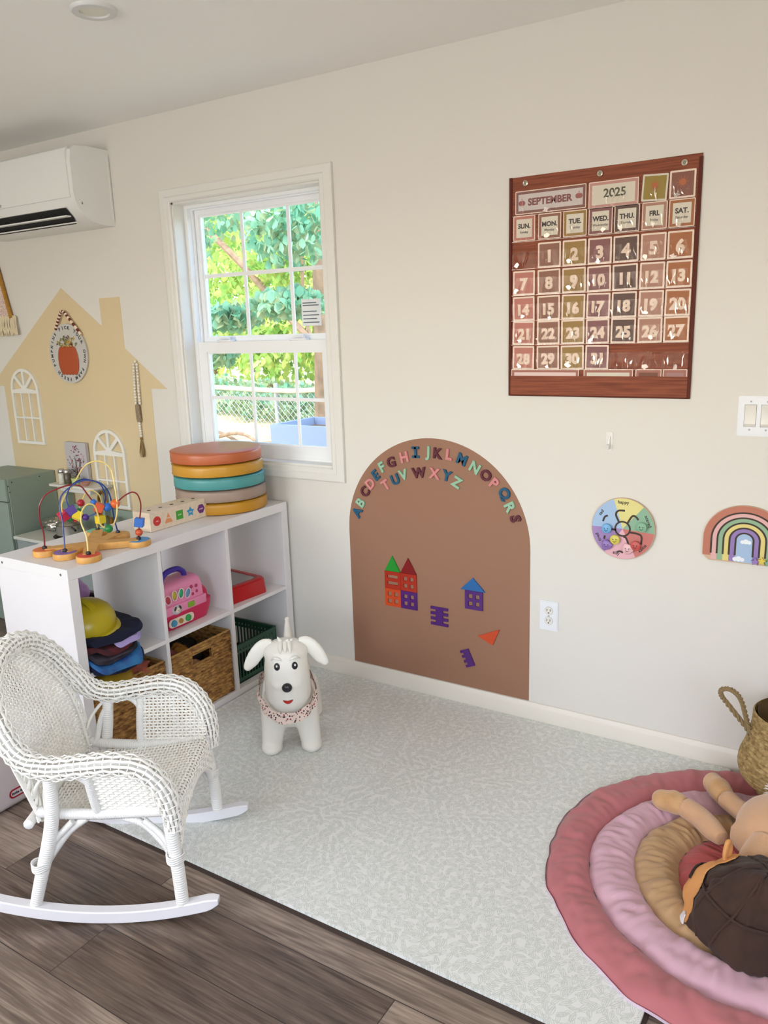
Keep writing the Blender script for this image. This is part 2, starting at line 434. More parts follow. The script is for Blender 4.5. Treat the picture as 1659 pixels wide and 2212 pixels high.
for x in (-.52, -.10):
    mb = MB(); mb.box((x-.045, .062, 1.456), (x+.045, .092, 1.466), bev=.003)
    mb.tube(cr([(x-.03, .072, 1.468), (x-.01, .07, 1.474), (x+.02, .068, 1.474), (x+.035, .066, 1.469)], 4), .006, 8)
    mb.build('sash_lock', vinyl, sl)
mb = MB(); mb.box((-.105, .1105, 1.515), (-.005, .1125, 1.625)); st_ = mb.build('sticker', mat('sticker paper', '#dfe3e4', .6), su, ang=0)
mb = MB(); M = Matrix.Translation((-.055, .1100, 0)) @ WB
for i, z in enumerate((1.61, 1.60, 1.575, 1.56, 1.545, 1.53)): mb.box((-.042, z-.003, 0), (.042 if i % 2 else .03, z+.001, .0005), 0, M)
mb.build('print_lines', mat('label ink', '#5b6670', .7), st_, ang=0)

# ------------------------------------------------------------------ ceiling downlight, air conditioner
d = thing('recessed_light', 'round white flat recessed ceiling light, switched off', 'ceiling light', (-.02, -.901, CH-.012))
M = Matrix.Translation((-.02, -.901, CH))
MB().lathe([(.040, -.004), (.043, -.010), (.062, -.010), (.066, -.006), (.067, 0)], 48, 0, M).build('trim_ring', mat('light trim', '#d4d6d4', .4), d)
MB().lathe([(0, -.006), (.040, -.006), (.040, 0)], 48, 0, M).build('lens', mat('light lens', '#dedcd0', .5), d)

ac = thing('air_conditioner', 'white wall-mounted split air conditioner high on the wall, louvre open', 'air conditioner', (-1.5, 0, 2.0))
acm = mat('ac plastic', '#e6e6e2', .3); AX0, AX1 = -1.93, -1.085
pf = [(0, 2.325), (.12, 2.325), (.185, 2.318), (.205, 2.300), (.212, 2.26), (.212, 2.12), (.208, 2.095), (.195, 2.062), (.165, 2.03), (.12, 2.005), (.05, 1.995), (0, 1.995)]
def slab(mb, pf, x0, x1, mi=0):
    k = len(pf); vs = [(x, -o, z) for x in (x0, x1) for o, z in pf]
    mb.add(vs, [(i, (i+1) % k, k+(i+1) % k, k+i) for i in range(k)]+[tuple(range(k))[::-1], tuple(range(k, 2*k))], mi)
mb = MB(); slab(mb, pf, AX0, AX1); mb.build('body', acm, ac, ang=35)
mb = MB(); slab(mb, [(.2, 2.105), (.2, 2.316), (.212, 2.308), (.2185, 2.29), (.2195, 2.25), (.2195, 2.13), (.217, 2.105)], AX0+.01, AX1-.022); fp = mb.build('front_panel', acm, ac, ang=35)
M = Matrix.Translation((-1.625, -.2197, 2.118)) @ WB
MB().text('Lair', .022, 0, .0006, 0, M, .0006).build('logo', mat('grey print', '#a3a39e', .5), fp, ang=0)
mb = MB(); mb.add([(AX0+.02, -.204, 2.0640), (AX1-.075, -.204, 2.0640), (AX1-.075, -.1655, 2.0270), (AX1-.11, -.128, 2.0060), (AX0+.02, -.128, 2.0060), (AX0+.02, -.1655, 2.0270)], [(0, 1, 2, 5), (5, 2, 3, 4)]); mb.build('air_slot', mat('dark slot', '#1c1c1a', .8), ac, ang=0)
mb = MB(); mb.box((AX0+.02, -.196, 2.030), (AX1-.085, -.172, 2.036), M=None); mb.box((AX0+.02, -.212, 2.0655), (AX1-.07, -.196, 2.0695)); mb.box((AX0+.02, -.150, 2.008), (AX1-.085, -.138, 2.012))
mb.build('louvre', acm, ac, ang=0)
MB().box((AX1-.0004, -.175, 2.083), (AX1+.0006, -.168, 2.086)).box((AX1-.0004, -.175, 2.077), (AX1+.0006, -.168, 2.080)).build('vent_mark', mat('dark slot', '#1c1c1a'), ac, ang=0)
mb = MB(); mb.box((AX1-.001, -.012, 2.02), (AX1+.004, -.004, 2.30)); mb.build('back_gap', acm, ac, ang=0)

# ------------------------------------------------------------------ painted house on the wall and what hangs on it
hp = [(-2.157, 1.29), (-1.537, 1.742), (-1.262, 1.553), (-1.250, 1.680), (-1.106, 1.678), (-1.106, 1.436), (-.842, 1.247), (-.948, 1.247), (-.986, .02), (-2.13, .02), (-2.13, 1.26), (-2.24, 1.245)]
hp = [(-2.25, 1.247), (-1.537, 1.742), (-1.256, 1.547), (-1.256, 1.680), (-1.108, 1.680), (-1.108, 1.440), (-.842, 1.247), (-.950, 1.247), (-.962, .002), (-2.13, .002), (-2.13, 1.247)]
mb = MB(); mb.ext([hp], .0002, .0012, 0, WM(0, 0)); tag(mb.build('house_mural', mat('mural cream yellow', '#d3bf98', .6), ang=0), 'cream yellow house silhouette with a chimney painted on the wall', 'wall painting')

def arch_window(name, label, x0, x1, z0, z1):
    w = x1-x0; r = w/2; zs = z1-r; cx = (x0+x1)/2
    t = thing(name, label, 'wall decor', (cx, -.001, z0), group=None)
    outer = [(x0, z0), (x1, z0)]+[(cx+r*cos(a*PI/24), zs+r*sin(a*PI/24)) for a in range(25)]
    b = .018; q = .0045
    holes = []
    ri = r-b
    # fan panes
    for k in range(4):
        a0 = PI/4*k+.09; a1 = PI/4*(k+1)-.09
        if k == 0: a0 = .0
        if k == 3: a1 = PI
        holes.append([(cx+ri*cos(a0+(a1-a0)*i/6), zs+.006+(ri-.004)*sin(a0+(a1-a0)*i/6)) for i in range(7)]+[(cx+.022*cos((a0+a1)/2), zs+.008+.022*sin((a0+a1)/2))])
    iw = (w-2*b-4*q)/3; zt = zs-.012; zb = z0+.016; zm = z0+(zs-z0)*.50
    for i in range(3):
        xa = x0+b+i*(iw+2*q)
        holes.append(rect(xa, zb, xa+iw, zm-q)); holes.append(rect(xa, zm+q, xa+iw, zt))
    mb = MB(); mb.ext([outer]+holes, 0, .014, 0, WM(0, 0, .001)); mb.build('frame', mat('white decor wood', '#e4e1d8', .5), t, ang=0)
    return t
arch_window('arched_window_decor', 'white arched window frame decor at upper left on the painted house', -2.053, -1.812, .934, 1.343)
arch_window('arched_window_decor', 'white arched window frame decor at lower right, beside the flower canvas', -1.415, -1.174, .634, 1.037)

# pumpkin sign
ps = thing('pumpkin_sign', 'round white wooden sign with an orange pumpkin and lettered rim on a striped rope', 'sign', (-1.527, -.02, 1.27))
CX, CZ = -1.527, 1.418
mb = MB(); mb.ext([circ(CX, CZ, .150, 64)], 0, .008, 0, WM(0, 0, .003)); disc = mb.build('disc', mat('sign white', '#bfbbb4', .6), ps, ang=30)
mb = MB()
for i, ch in enumerate('PICK YOUR OWN FARM FRESH PUMPKINS '):
    a = PI/2+.36-2*PI*i/34
    if ch != ' ': mb.text(ch, .024, 0, .0008, 0, WM(CX+.130*cos(a), CZ+.130*sin(a), .0112, a-PI/2), .0006)
mb.build('lettering', mat('dark ink', '#3a3a3c', .6), ps, ang=0)
mb = MB()
for dx, rx in ((-.048, .032), (.048, .032), (-.024, .038), (.024, .038), (0, .036)):
    mb.ball((CX+dx, -.014, CZ-.035), (rx, .006, .072), 0, None, 20, 12)
mb.build('pumpkin', mat('pumpkin orange', '#a8481c', .6), ps)
mb = MB(); r2 = random.Random(3)
for i in range(70):
    a = r2.uniform(.1, PI-.1); rr = r2.uniform(.01, .075)
    x = CX+rr*cos(a)*1.1; z = CZ+.035+rr*sin(a)*.75; an = r2.uniform(0, PI)
    mi = r2.choice((0, 0, 1, 2, 3, 3)); s_ = r2.uniform(.006, .014)
    mb.ext([[(-s_, 0), (0, -s_*.4), (s_, 0), (0, s_*.4)]], 0, .002, mi, WM(x, z, .0112+i*.00004, an))
mb.build('flowers', [mat('leaf olive', '#84803e', .7), mat('berry maroon', '#5e1f28', .7), mat('leaf teal', '#5f7a74', .7), mat('gold leaf', '#b89a54', .7)], ps, ang=0)
rp = cr([(-1.600, -.014, 1.540), (-1.565, -.016, 1.590), (-1.522, -.02, 1.628), (-1.480, -.016, 1.590), (-1.404, -.014, 1.510)], 12)
mb = MB(); n_ = len(rp)
for i in range(n_-1): mb.tube([rp[i], rp[i+1]], .0068, 8, i//2 % 2)
mb.build('rope', [mat('rope maroon', '#6a2a22', .8), mat('rope cream', '#e8d2bc', .8)], ps)

# bead garland
bg = thing('bead_garland', 'white wooden bead garland with a tag and jute tassel hanging by the house edge', 'garland', (-1.04, -.012, .91))
bm_ = mat('white bead', '#e2ddd2', .5)
lp = [(-1.033, 1.376)]
for i in range(1, 15): lp.append((-1.048-.012*sin(i/14*PI*.5)+.004, 1.376-i*.0142)); 
for i in range(1, 15): lp.append((-1.024-.006*i/14, 1.376-i*.0142))
for i in range(6): lp.append((-1.046+.0004*i, 1.080-i*.0125))
for x, z in lp: MB().ball((x, -.010, z), .0070, 0, None, 12, 8).build('bead', bm_, bg)
MB().ext([[(-1.062, 1.165), (-1.047, 1.180), (-1.034, 1.165), (-1.030, 1.095), (-1.036, 1.084), (-1.056, 1.084), (-1.062, 1.10)]], .006, .014, 0, WM(0, 0)).build('tag', mat('weathered wood', '#8d7a63', .8, var=.25, vscale=60), bg, ang=0)
mb = MB()
for i in range(40):
    a = i*2.4; r_ = .004+.016*((i % 7)/7)
    mb.tube([(-1.045, -.010, 1.010), (-1.045+r_*.4*cos(a), -.011+.4*r_*sin(a), .975), (-1.045+r_*cos(a), -.014+.5*r_*sin(a), .912+.01*(i % 3))], .0013, 4)
mb.ball((-1.045, -.010, 1.004), .007)
mb.build('tassel', mat('jute', '#8b6f45', .9), bg)

# macrame hanging at the left edge
mg = thing('macrame_hanging', 'mustard and cream tasselled wall hanging at the left edge, below the air conditioner', 'wall hanging', (-2.02, -.02, 1.5))
mb = MB(); mb.tube([(-2.035, -.012, 1.90), (-1.962, -.014, 1.610)], .011, 10); mb.build('cord', mat('mustard cord', '#a87a2c', .85, var=.2, vscale=90), mg)
mb = MB(); mb.ext([[(-2.22, 1.86), (-2.043, 1.86), (-1.972, 1.610), (-2.22, 1.60)]], .006, .012, 0, WM(0, 0)); mb.build('woven_panel', mat('red cream weave', '#b98a80', .9, vscale=120, col2='#e9ddd0'), mg, ang=0)
mb = MB()
for i in range(46):
    x = -2.2+i*.0061; mb.tube([(x, -.012, 1.625-.01*rnd.random()), (x+rnd.uniform(-.004, .012), -.016-.006*rnd.random(), 1.57), (x+rnd.uniform(-.006, .028), -.018-.01*rnd.random(), 1.515+.015*rnd.random())], .0036, 5)
mb.build('fringe', mat('cream yarn', '#dccdae', .9), mg)

# ------------------------------------------------------------------ brown arch with magnets
ar = [(.173, .083), (.980, .083), (.980, .676)]+[(.5765+.4035*cos(a*PI/48), .676+.4035*sin(a*PI/48)) for a in range(1, 48)]+[(.173, .676)]
tag(MB().ext([ar], .0002, .0016, 0, WM(0, 0)).build('magnetic_arch', mat('arch brown', '#946d57', .55, spec=.3), ang=0), 'large brown arched magnetic board on the wall above the baseboard', 'magnetic board')
LC = dict(B=('#12506f', 'blue'), M=('#8fb79b', 'mint green'), R=('#571c2a', 'maroon'), P=('#c98080', 'pink'))
lm = {k: mat('letter '+v[1], v[0], .7) for k, v in LC.items()}
letters = {'A': (0.219, 0.756, 'B', 62), 'B': (0.238, 0.798, 'M', 56), 'C': (0.261, 0.845, 'R', 50), 'D': (0.29, 0.882, 'P', 44), 'E': (0.317, 0.919, 'B', 38), 'F': (0.349, 0.954, 'M', 30), 'G': (0.392, 0.976, 'R', 14), 'H': (0.453, 1.0, 'P', 14), 'I': (0.505, 1.022, 'B', 2), 'J': (0.559, 1.022, 'M', -2), 'K': (0.604, 1.023, 'R', -6), 'L': (0.653, 1.021, 'P', -8), 'M': (0.706, 1.006, 'B', -22), 'N': (0.76, 0.978, 'M', -30), 'O': (0.804, 0.952, 'R', -35), 'P': (0.839, 0.924, 'P', -38), 'Q': (0.877, 0.887, 'B', -45), 'R': (0.902, 0.839, 'M', -62), 'S': (0.923, 0.798, 'R', -76), 'T': (0.364, 0.882, 'P', 34), 'U': (0.409, 0.907, 'B', 24), 'V': (0.448, 0.929, 'M', 18), 'W': (0.518, 0.942, 'R', 8), 'X': (0.588, 0.944, 'P', -6), 'Y': (0.641, 0.939, 'B', -14), 'Z': (0.684, 0.917, 'M', -28)}
for ch, (x, z, c, rot) in letters.items():
    mb = MB(); M = WM(x, z, .0013, math.radians(rot))
    s_ = .055
    mb.text(ch, s_, 0, .007, 0, M, .0022)
    if ch == 'I':
        for q in (-1, 1): mb.box((-.016, q*.0175-.005, 0), (.016, q*.0175+.005, .007), 0, M)
    row = 'in the lower row' if ch in 'TUVWXYZ' else 'on the outer curve'
    tag(mb.build('magnet_letter', lm[c], ang=30), '%s foam magnet letter %s %s of the brown arch' % (LC[c][1], ch, row), 'magnet letter', 'alphabet magnets on the arch')
# magnetic tiles
def tcol(n, c): return mat('tile '+n, c, .25, spec=.6)
TR, TG, TM, TO, TP, TB = tcol('red', '#a62a18'), tcol('green', '#1f8a2c'), tcol('maroon', '#7c1418'), tcol('orange', '#c2441c'), tcol('purple', '#4b1a6c'), tcol('blue', '#1c5f9e')
tin = mat('tile window', '#cf9a80', .3)
def tile(name, label, loops, m, rim=None, fills=()):
    t = thing(name, label, 'magnetic tile', (loops[0][0][0], -.002, loops[0][0][1]), group='magnetic tiles on the arch')
    mb = MB(); mb.ext(loops, .0013, .0076, 0, WM(0, 0)); mb.build('tile_body', m, t, ang=0)
    return t
def inset(poly, k):
    cx = sum(p[0] for p in poly)/len(poly); cy = sum(p[1] for p in poly)/len(poly)
    return [(cx+(x-cx)*k, cy+(y-cy)*k) for x, y in poly]
def win4(x, z, s, g=.013, b=.014):
    w = (s-2*b-g)/2
    return [rect(x+b+i*(w+g), z+b+j*(w+g), x+b+i*(w+g)+w, z+b+j*(w+g)+w) for i in (0, 1) for j in (0, 1)]
s_ = .0755; a0, b0 = .345, .369
tile('magnet_tile', 'orange square magnetic tile, lower left of the double house', [rect(a0, b0, a0+s_, b0+s_)]+win4(a0, b0, s_, .012, .013), TO)
tile('magnet_tile', 'purple square magnetic tile, lower right of the double house', [rect(a0+s_+.001, b0, a0+2*s_, b0+s_)]+win4(a0+s_, b0, s_), TP)
tile('magnet_tile', 'red square magnetic tile with two wide slots, under the green roof', [rect(a0, b0+s_+.001, a0+s_, b0+2*s_), rect(a0+.013, b0+s_+.018, a0+s_-.013, b0+s_+.032), rect(a0+.013, b0+s_+.046, a0+s_-.013, b0+s_+.060)], TR)
tile('magnet_tile', 'red square magnetic tile with four openings, under the maroon roof', [rect(a0+s_+.001, b0+s_+.001, a0+2*s_, b0+2*s_)]+win4(a0+s_, b0+s_, s_), TR)
zt = b0+2*s_+.001
tile('magnet_tile', 'green triangular magnetic tile roof of the double house', [[(a0+.002, zt), (a0+s_-.001, zt), (a0+s_/2, zt+.066)]], TG)
tile('magnet_tile', 'maroon triangular magnetic tile roof of the double house', [[(a0+s_+.001, zt), (a0+2*s_, zt), (a0+1.5*s_, zt+.066)]], TM)
tile('magnet_tile', 'purple square magnetic tile under the blue roof', [rect(.714, .416, .790, .492)]+win4(.714, .416, .076), TP)
tile('magnet_tile', 'blue triangular magnetic tile roof of the single house', [[(.695, .493), (.800, .493), (.748, .545)]], TB)
def comb(cx, cz, w, h, rot, both, n=4):
    R = Matrix.Rotation(rot, 2); pts = []; tw = h/(2*n-1)
    right = []
    for i in range(n):
        z0 = -h/2+i*2*tw
        right += [(w/2, z0), (w/2, z0+tw)]
        if i < n-1: right += [(w*.2, z0+tw), (w*.2, z0+2*tw)]
    if both: left = [(-x, z) for x, z in right][::-1]
    else: left = [(-w/2, h/2), (-w/2, -h/2)]
    return [tuple(R @ Vector(p)+Vector((cx, cz))) for p in right+left]
tile('magnet_tile', 'purple magnetic tile with teeth on both sides, in the middle of the arch', [comb(.598, .361, .078, .078, 0, True)], TP)
tile('magnet_tile', 'small purple magnetic tile with teeth on one side, lowest on the arch', [comb(.7215, .207, -.040, .072, .42, False)], TP)
tri = [(.768, .31), (.831, .284), (.860, .352)]
tile('magnet_tile', 'orange triangular magnetic tile lying on its side, right of the purple pieces', [tri], TO)
# ------------------------------------------------------------------ pocket calendar
cal = thing('pocket_calendar', 'rust brown fabric pocket calendar chart hanging on the wall by three grommets', 'calendar chart', (1.2, 0, 1.249))
fw_ = fabric_wood(); hem = mat('dark hem', '#5c2616', .8)
KX0, KX1, KZ0, KZ1 = .895, 1.509, 1.249, 1.972
def wav(x, z): return .004+.0025*sin((x-KX0)*9)*((z-KZ0)/(KZ1-KZ0))+(.004 if x > 1.48 else 0)*((z-1.4)/.57 if z > 1.4 else 0)
mb = MB(); mb.grid(lambda u, v: (KX0+(KX1-KX0)*u, -.003-.002*sin(u*8)*v, KZ0+(KZ1-KZ0)*v), 24, 24); 
mb.grid(lambda u, v: (KX0+(KX1-KX0)*(1-u), -.001, KZ0+(KZ1-KZ0)*v), 2, 2)
mb.build('backing', fw_, cal)
mb = MB()
for a, b_, r in (((KX0+.004, KZ0), (KX0+.004, KZ1), .006), ((KX1-.004, KZ0), (KX1-.004, KZ1-.01), .006), ((KX0, KZ0+.003), (KX1, KZ0+.003), .0045)):
    mb.tube([(a[0]+(b_[0]-a[0])*t/12, -.0045-.001*sin(t), a[1]+(b_[1]-a[1])*t/12) for t in range(13)], r, 8)
mb.build('hem', hem, cal)
for gx in (.951, 1.202, 1.458):
    mb = MB(); M = WM(gx, 1.951, .005); mb.lathe([(.0045, 0), (.0045, .002), (.006, .003), (.009, .002), (.0095, 0)], 24, 0, M)
    mb.ext([circ(0, 0, .0045, 16)], .0002, .0006, 1, M)
    mb.build('grommet', [mat('grommet steel', '#c9c4b2', .25, .9), mat('pin head', '#8d8570', .5)], cal)
mb = MB(); mb.box((KX0+.008, -.0105, KZ0+.004), (KX1-.008, -.0095, 1.318)); mb.build('bottom_pocket', fw_, cal, ang=0)
# cards
cream = mat('card cream', '#e3cdbb', .5); ink = mat('card ink', '#3b332e', .6); pale = mat('card pale', '#cfc6b4', .5)
pal = [('sun', '#b0695a', 'terracotta'), ('mon', '#84543f', 'brown'), ('tue', '#8f6d2c', 'mustard'), ('wed', '#7b4a48', 'plum'), ('thu', '#54362b', 'dark brown'), ('fri', '#a37460', 'dusty tan'), ('sat', '#9a5a2a', 'rust orange')]
cm = [mat('card '+a, b_, .5) for a, b_, _ in pal]
numt = mat('card numerals', '#dcc3ae', .5)
cx_ = [.910, .999, 1.085, 1.170, 1.253, 1.339, 1.420]; cw_ = [.079, .080, .080, .078, .080, .077, .077]
rz_ = [(1.677, 1.758), (1.591, 1.671), (1.506, 1.586), (1.425, 1.504), (1.340, 1.420)]
def card(x, z, w, h, mi_rim, fill, label, group, txts=(), band=None, rot=0, name='number_card', extra=None):
    M = WM(x+w/2, z+h/2, .0066, rot); mb = MB(); mats = [mi_rim, fill, txts[0][3] if txts else ink]
    mb.ext([rrect(-w/2, -h/2, w/2, h/2, .003, 2)], 0, .0008, 0, M)
    b = .0055
    if band is not None:
        mats.append(band); mb.ext([rect(-w/2+b*.5, -h/2+b*.5, w/2-b*.5, h/2-b*.5)], .0008, .001, 3, M); b = .011
    mb.ext([rect(-w/2+b, -h/2+b, w/2-b, h/2-b)], .001, .0012, 1, M)
    for s, size, dy, m_, bold, dx in txts: mb.text(s, size, .0012, .0016, 2, M @ Matrix.Translation((dx, dy, 0)), bold)
    if extra: extra(mb, M, mats)
    return tag(mb.build(name, mats, ang=0), label, 'card', group)
num = 1
for r, (z0, z1) in enumerate(rz_):
    for c in range(7):
        if r == 0 and c == 0: continue
        if num > 31: break
        s = str(num)
        card(cx_[c], z0, cw_[c], z1-z0, cream, cm[c], '%s square card with the number %d in its calendar pocket' % (pal[c][2], num), 'date cards in the calendar', [(s, .052 if len(s) == 1 else .047, -.004, numt, .0026, 0)], rot=rnd.uniform(-.02, .02))
        num += 1
for c, (a, b_) in enumerate((('SUN.', 'Sunday'), ('MON.', 'Monday'), ('TUE.', 'Tuesday'), ('WED.', 'Wednesday'), ('THU.', 'Thursday'), ('FRI.', 'Friday'), ('SAT.', 'Saturday'))):
    card(cx_[c], 1.768, cw_[c]-.001, .081, cream, pale, 'pale card reading %s in the weekday row of the calendar' % a, 'weekday cards in the calendar', [(a, .0205, .007, ink, .0008, 0), (b_, .0105, -.013, ink, .0001, 0)], band=cm[c], name='weekday_card')
def apples(mb, M, mats):
    mats.append(mat('apple plum', '#93504c', .5))
    for dx, dy in ((-.098, -.002), (.098, .002)):
        mb.ext([circ(dx-.004, dy, .008, 12)], .0012, .0016, len(mats)-1, M); mb.ext([circ(dx+.004, dy, .008, 12)], .0012, .0017, len(mats)-1, M); mb.box((dx-.001, dy+.008, .0012), (dx+.001, dy+.015, .0016), len(mats)-1, M)
card(.917, 1.853, .243, .074, cream, mat('card grey', '#c2b7b2', .5), 'wide pale card reading SEPTEMBER in the top calendar row', 'header cards in the calendar', [('SEPTEMBER', .030, 0, mat('plum print', '#7d4744', .6), .0012, 0)], band=mat('card band', '#7b4e44', .5), name='month_card', extra=apples)
card(1.168, 1.846, .158, .081, cream, pale, 'cream card reading 2025 in the top calendar row', 'header cards in the calendar', [('2025', .036, .004, mat('year ink', '#4c4a34', .6), .0008, .004)], band=mat('card band2', '#b98579', .5), name='year_card')
def sun(mb, M, mats):
    mats.append(mat('sun orange', '#a85a28', .5)); q = len(mats)-1
    mb.ext([circ(0, .006, .010, 20)], .0012, .0016, q, M)
    for i in range(10):
        a = i*PI/5; mb.ext([[(.012*cos(a-.12), .006+.012*sin(a-.12)), (.019*cos(a), .006+.019*sin(a)), (.012*cos(a+.12), .006+.012*sin(a+.12))]], .0012, .0016, q, M)
card(1.336, 1.851, .077, .078, pale, mat('card olive', '#8d7623', .5), 'olive square card with a small orange sun in the top calendar row', 'header cards in the calendar', rot=-.05, name='season_card', extra=sun)
card(1.418, 1.851, .076, .080, cream, mat('card brick', '#7c4938', .5), 'brick brown square card with a faded sun in the top right calendar pocket', 'header cards in the calendar', rot=.0, name='season_card', extra=sun)
for x0, x1, m_, lab in ((.905, 1.150, mat('card rosy', '#d9bfb8', .5), 'wide rosy card peeking out of the bottom pocket at left'), (1.166, 1.330, pale, 'cream card peeking out of the bottom pocket in the middle'), (1.338, 1.420, mat('card dark photo', '#6e3a1d', .5), 'dark orange card peeking out of the bottom pocket'), (1.424, 1.499, mat('card mauve', '#9a716c', .5), 'mauve card peeking out of the bottom pocket at right')):
    card(x0, 1.262, x1-x0, .079, cream, m_, lab, 'cards in the bottom pocket', band=mat('card band3', '#9b5f50', .5), name='spare_card')
# clear pockets: crinkled film over the lower part of every cell
film = glass('clear film', fac=.010, rough=.08, bump=.35)
film3 = glass('film crease', fac=.30, rough=.22, tint='#f4ece0')
film2 = glass('stitched film edge', fac=.2, rough=.3, tint='#e8d8c8')
def pocket(x0, x1, z0, z1, seed):
    r = random.Random(seed); cr_ = [(r.uniform(0, 1), r.uniform(.02, .05), r.uniform(-.25, .25), r.uniform(.002, .005), r.uniform(.3, 1)) for _ in range(7)]
    def f(u, v):
        d = 0
        for c0, w, sl, a, top in cr_:
            q = (u-c0-sl*v)/w
            if v < top: d += a*math.exp(-q*q)*min(1, (top-v)*4)
        d *= min(1, 4*u, 4*(1-u))
        return (x0+(x1-x0)*u, -.0105-min(d, .006)-.0006*sin(u*7+seed), z0+(z1-z0)*v)
    mb = MB(); mb.grid(f, 26, 12)
    mb.grid(lambda u, v: (x0+(x1-x0)*u, -.0112, z0-.0005+.0016*v), 1, 1, 1)
    w_, h_ = x1-x0, z1-z0
    for q in range(r.randint(2, 5)):
        xx = r.uniform(.08, .92)*w_; zz = r.uniform(.02, .25)*h_; L_ = r.uniform(.25, .85)*h_; wd = r.uniform(.0006, .0024); sl = r.uniform(-.35, .35); A = []; B_ = []
        for t in range(7):
            u = t/6; k_ = wd*math.sin(PI*min(.97, u*.95+.04))*(1+.5*math.sin(u*9+q)); px_ = x0+min(max(xx+sl*L_*u+.0016*math.sin(u*8+q*2), .002), w_-.002); pz_ = z0+zz+L_*u
            A.append((px_-k_, -.0148, min(pz_, z1-.001))); B_.append((px_+k_, -.0152, min(pz_, z1-.001)))
        mb.add(A+B_, [(i, i+1, 7+i+1, 7+i) for i in range(6)], 2)
    if r.random() < .45:
        xx = x0+r.uniform(.15, .7)*w_; n_b = 9; ctr = (xx, -.0150, z0+r.uniform(.12, .35)*h_)
        mb.add([ctr]+[(ctr[0]+r.uniform(.003, .013)*cos(i*2*PI/n_b), -.0150, max(z0+.001, ctr[2]+r.uniform(.003, .011)*sin(i*2*PI/n_b))) for i in range(n_b)], [(0, 1+i, 1+(i+1) % n_b) for i in range(n_b)], 2)
    o = mb.build('clear_pocket', [film, film2, film3], cal, ang=180)
k = 0
for z0, z1 in [(1.765, 1.765+.058)]+[(a-.001, a+.056) for a, b_ in rz_]:
    for c in range(7): k += 1; pocket(cx_[c]-.004, cx_[c]+cw_[c]+.003, z0, z1, k)
for x0, x1 in ((.907, 1.164), (1.166, 1.332), (1.334, 1.414), (1.416, 1.496)): k += 1; pocket(x0, x1, 1.848, 1.900, k)

# ------------------------------------------------------------------ feelings wheel
wh = thing('feelings_wheel', 'round pastel wall board of six feelings with sliding face knobs in black grooves', 'busy board', (1.317, -.002, .699))
WX, WZ, WR = 1.317, .805, .107
secs = [('yellow', '#d9cf86', 50, 108), ('blue', '#9db8d8', 108, 180), ('purple', '#9b7fb4', 180, 236), ('pink', '#dcaab4', 236, 296), ('red', '#c07068', 296, 356), ('green', '#86ad92', -4, 50)]
mb = MB(); mb.ext([circ(WX, WZ, WR, 72)], 0, .010, 0, WM(0, 0, .002)); wb = mb.build('board', mat('board wood edge', '#c8a98a', .5), wh, ang=30)
for n_, c, a0, a1 in secs:
    mb = MB(); A0, A1 = math.radians(a0), math.radians(a1)
    mb.ext([[(WX, WZ)]+circ(WX, WZ, WR-.0015, 14, A0, A1)], 0, .0008, 0, WM(0, 0, .012)); mb.build('sector', mat('sector '+n_, c, .5), wb, ang=0)
gm = mat('groove brown', '#3c2f28', .7)
M = WM(WX, WZ, .0128)
def stroke(mb, pts, w, M, z0=0, z1=.0006, mi=0):
    P = cr([(x, y, 0) for x, y in pts], 5) if len(pts) > 2 else [Vector((*p, 0)) for p in pts]
    L_, R_ = [], []
    for i, p in enumerate(P):
        t = (P[min(i+1, len(P)-1)]-P[max(i-1, 0)]).normalized(); n = Vector((-t.y, t.x, 0))*w/2
        L_.append((p.x+n.x, p.y+n.y)); R_.append((p.x-n.x, p.y-n.y))
    mb.ext([L_+R_[::-1]], z0, z1, mi, M)
mb = MB(); mb.ext([circ(0, 0, .028, 32), circ(0, 0, .022, 32)], 0, .0006, 0, M); mb.build('groove', gm, wb, ang=0)
for pts in ([(-.014, .024), (-.024, .048), (-.016, .062), (.006, .064)], [(.016, .022), (.030, .046), (.042, .047), (.052, .036)], [(.026, -.010), (.050, -.012), (.064, -.020), (.064, -.048)], [(.004, -.028), (.012, -.030), (.020, -.048), (.020, -.062)], [(-.022, -.006), (-.045, -.004)], [(-.068, .020), (-.062, .036), (-.052, .042)], [(-.060, -.030), (-.062, -.042)], [(-.016, -.084), (-.006, -.080), (.004, -.084)]): mb = MB(); stroke(mb, pts, .0065, M); mb.build('groove', gm, wb, ang=0)
tx = mat('print black', '#33302e', .6)
mb = MB()
for s, a in (('happy', 90), ('sad', 146), ('tired', 205), ('silly', 258), ('angry', 318), ('scared', 22)):
    A = math.radians(a); rr = .091; mb = MB(); mb.text(s, .016, 0, .0006, 0, WM(WX+rr*cos(A), WZ+rr*sin(A), .0128, A-PI/2 if a != 258 else A+PI/2), .0003); mb.build('lettering', tx, wb, ang=0)
for n_, c, dx, dz, sm in (('blue', '#6fa9d8', -.052, -.002, 0), ('yellow', '#cfc455', -.022, -.038, 1), ('purple', '#8b6db0', -.050, -.060, 2), ('pink', '#e0b3b8', .022, -.066, 3), ('red', '#c0504a', .048, -.052, 3), ('green', '#7fae8f', .066, .014, 3)):
    mb = MB(); M = WM(WX+dx, WZ+dz, .0128); pr_ = [(.004, 0), (.004, .006), (.014, .006), (.017, .009), (.0165, .013), (.013, .0155), (0, .0165)]
    mb.lathe(pr_, 28, 0, M)
    if n_ in ('pink', 'purple'):
        for an in (0, 2.1, 4.2): mb.ball((.010*cos(an), .010*sin(an), .009), (.011, .011, .006), 0, M, 14, 8)
    for ex in (-.0055, .0055): mb.ext([circ(ex, .002, .0019, 10)], .0155, .0172, 1, M)
    stroke(mb, [(-.006, -.004), (0, -.008 if sm != 2 else -.005), (.006, -.004)], .0014, M, .0150, .0168, 1)
    mb.build('face_knob', [mat('knob '+n_, c, .4), tx], wh)

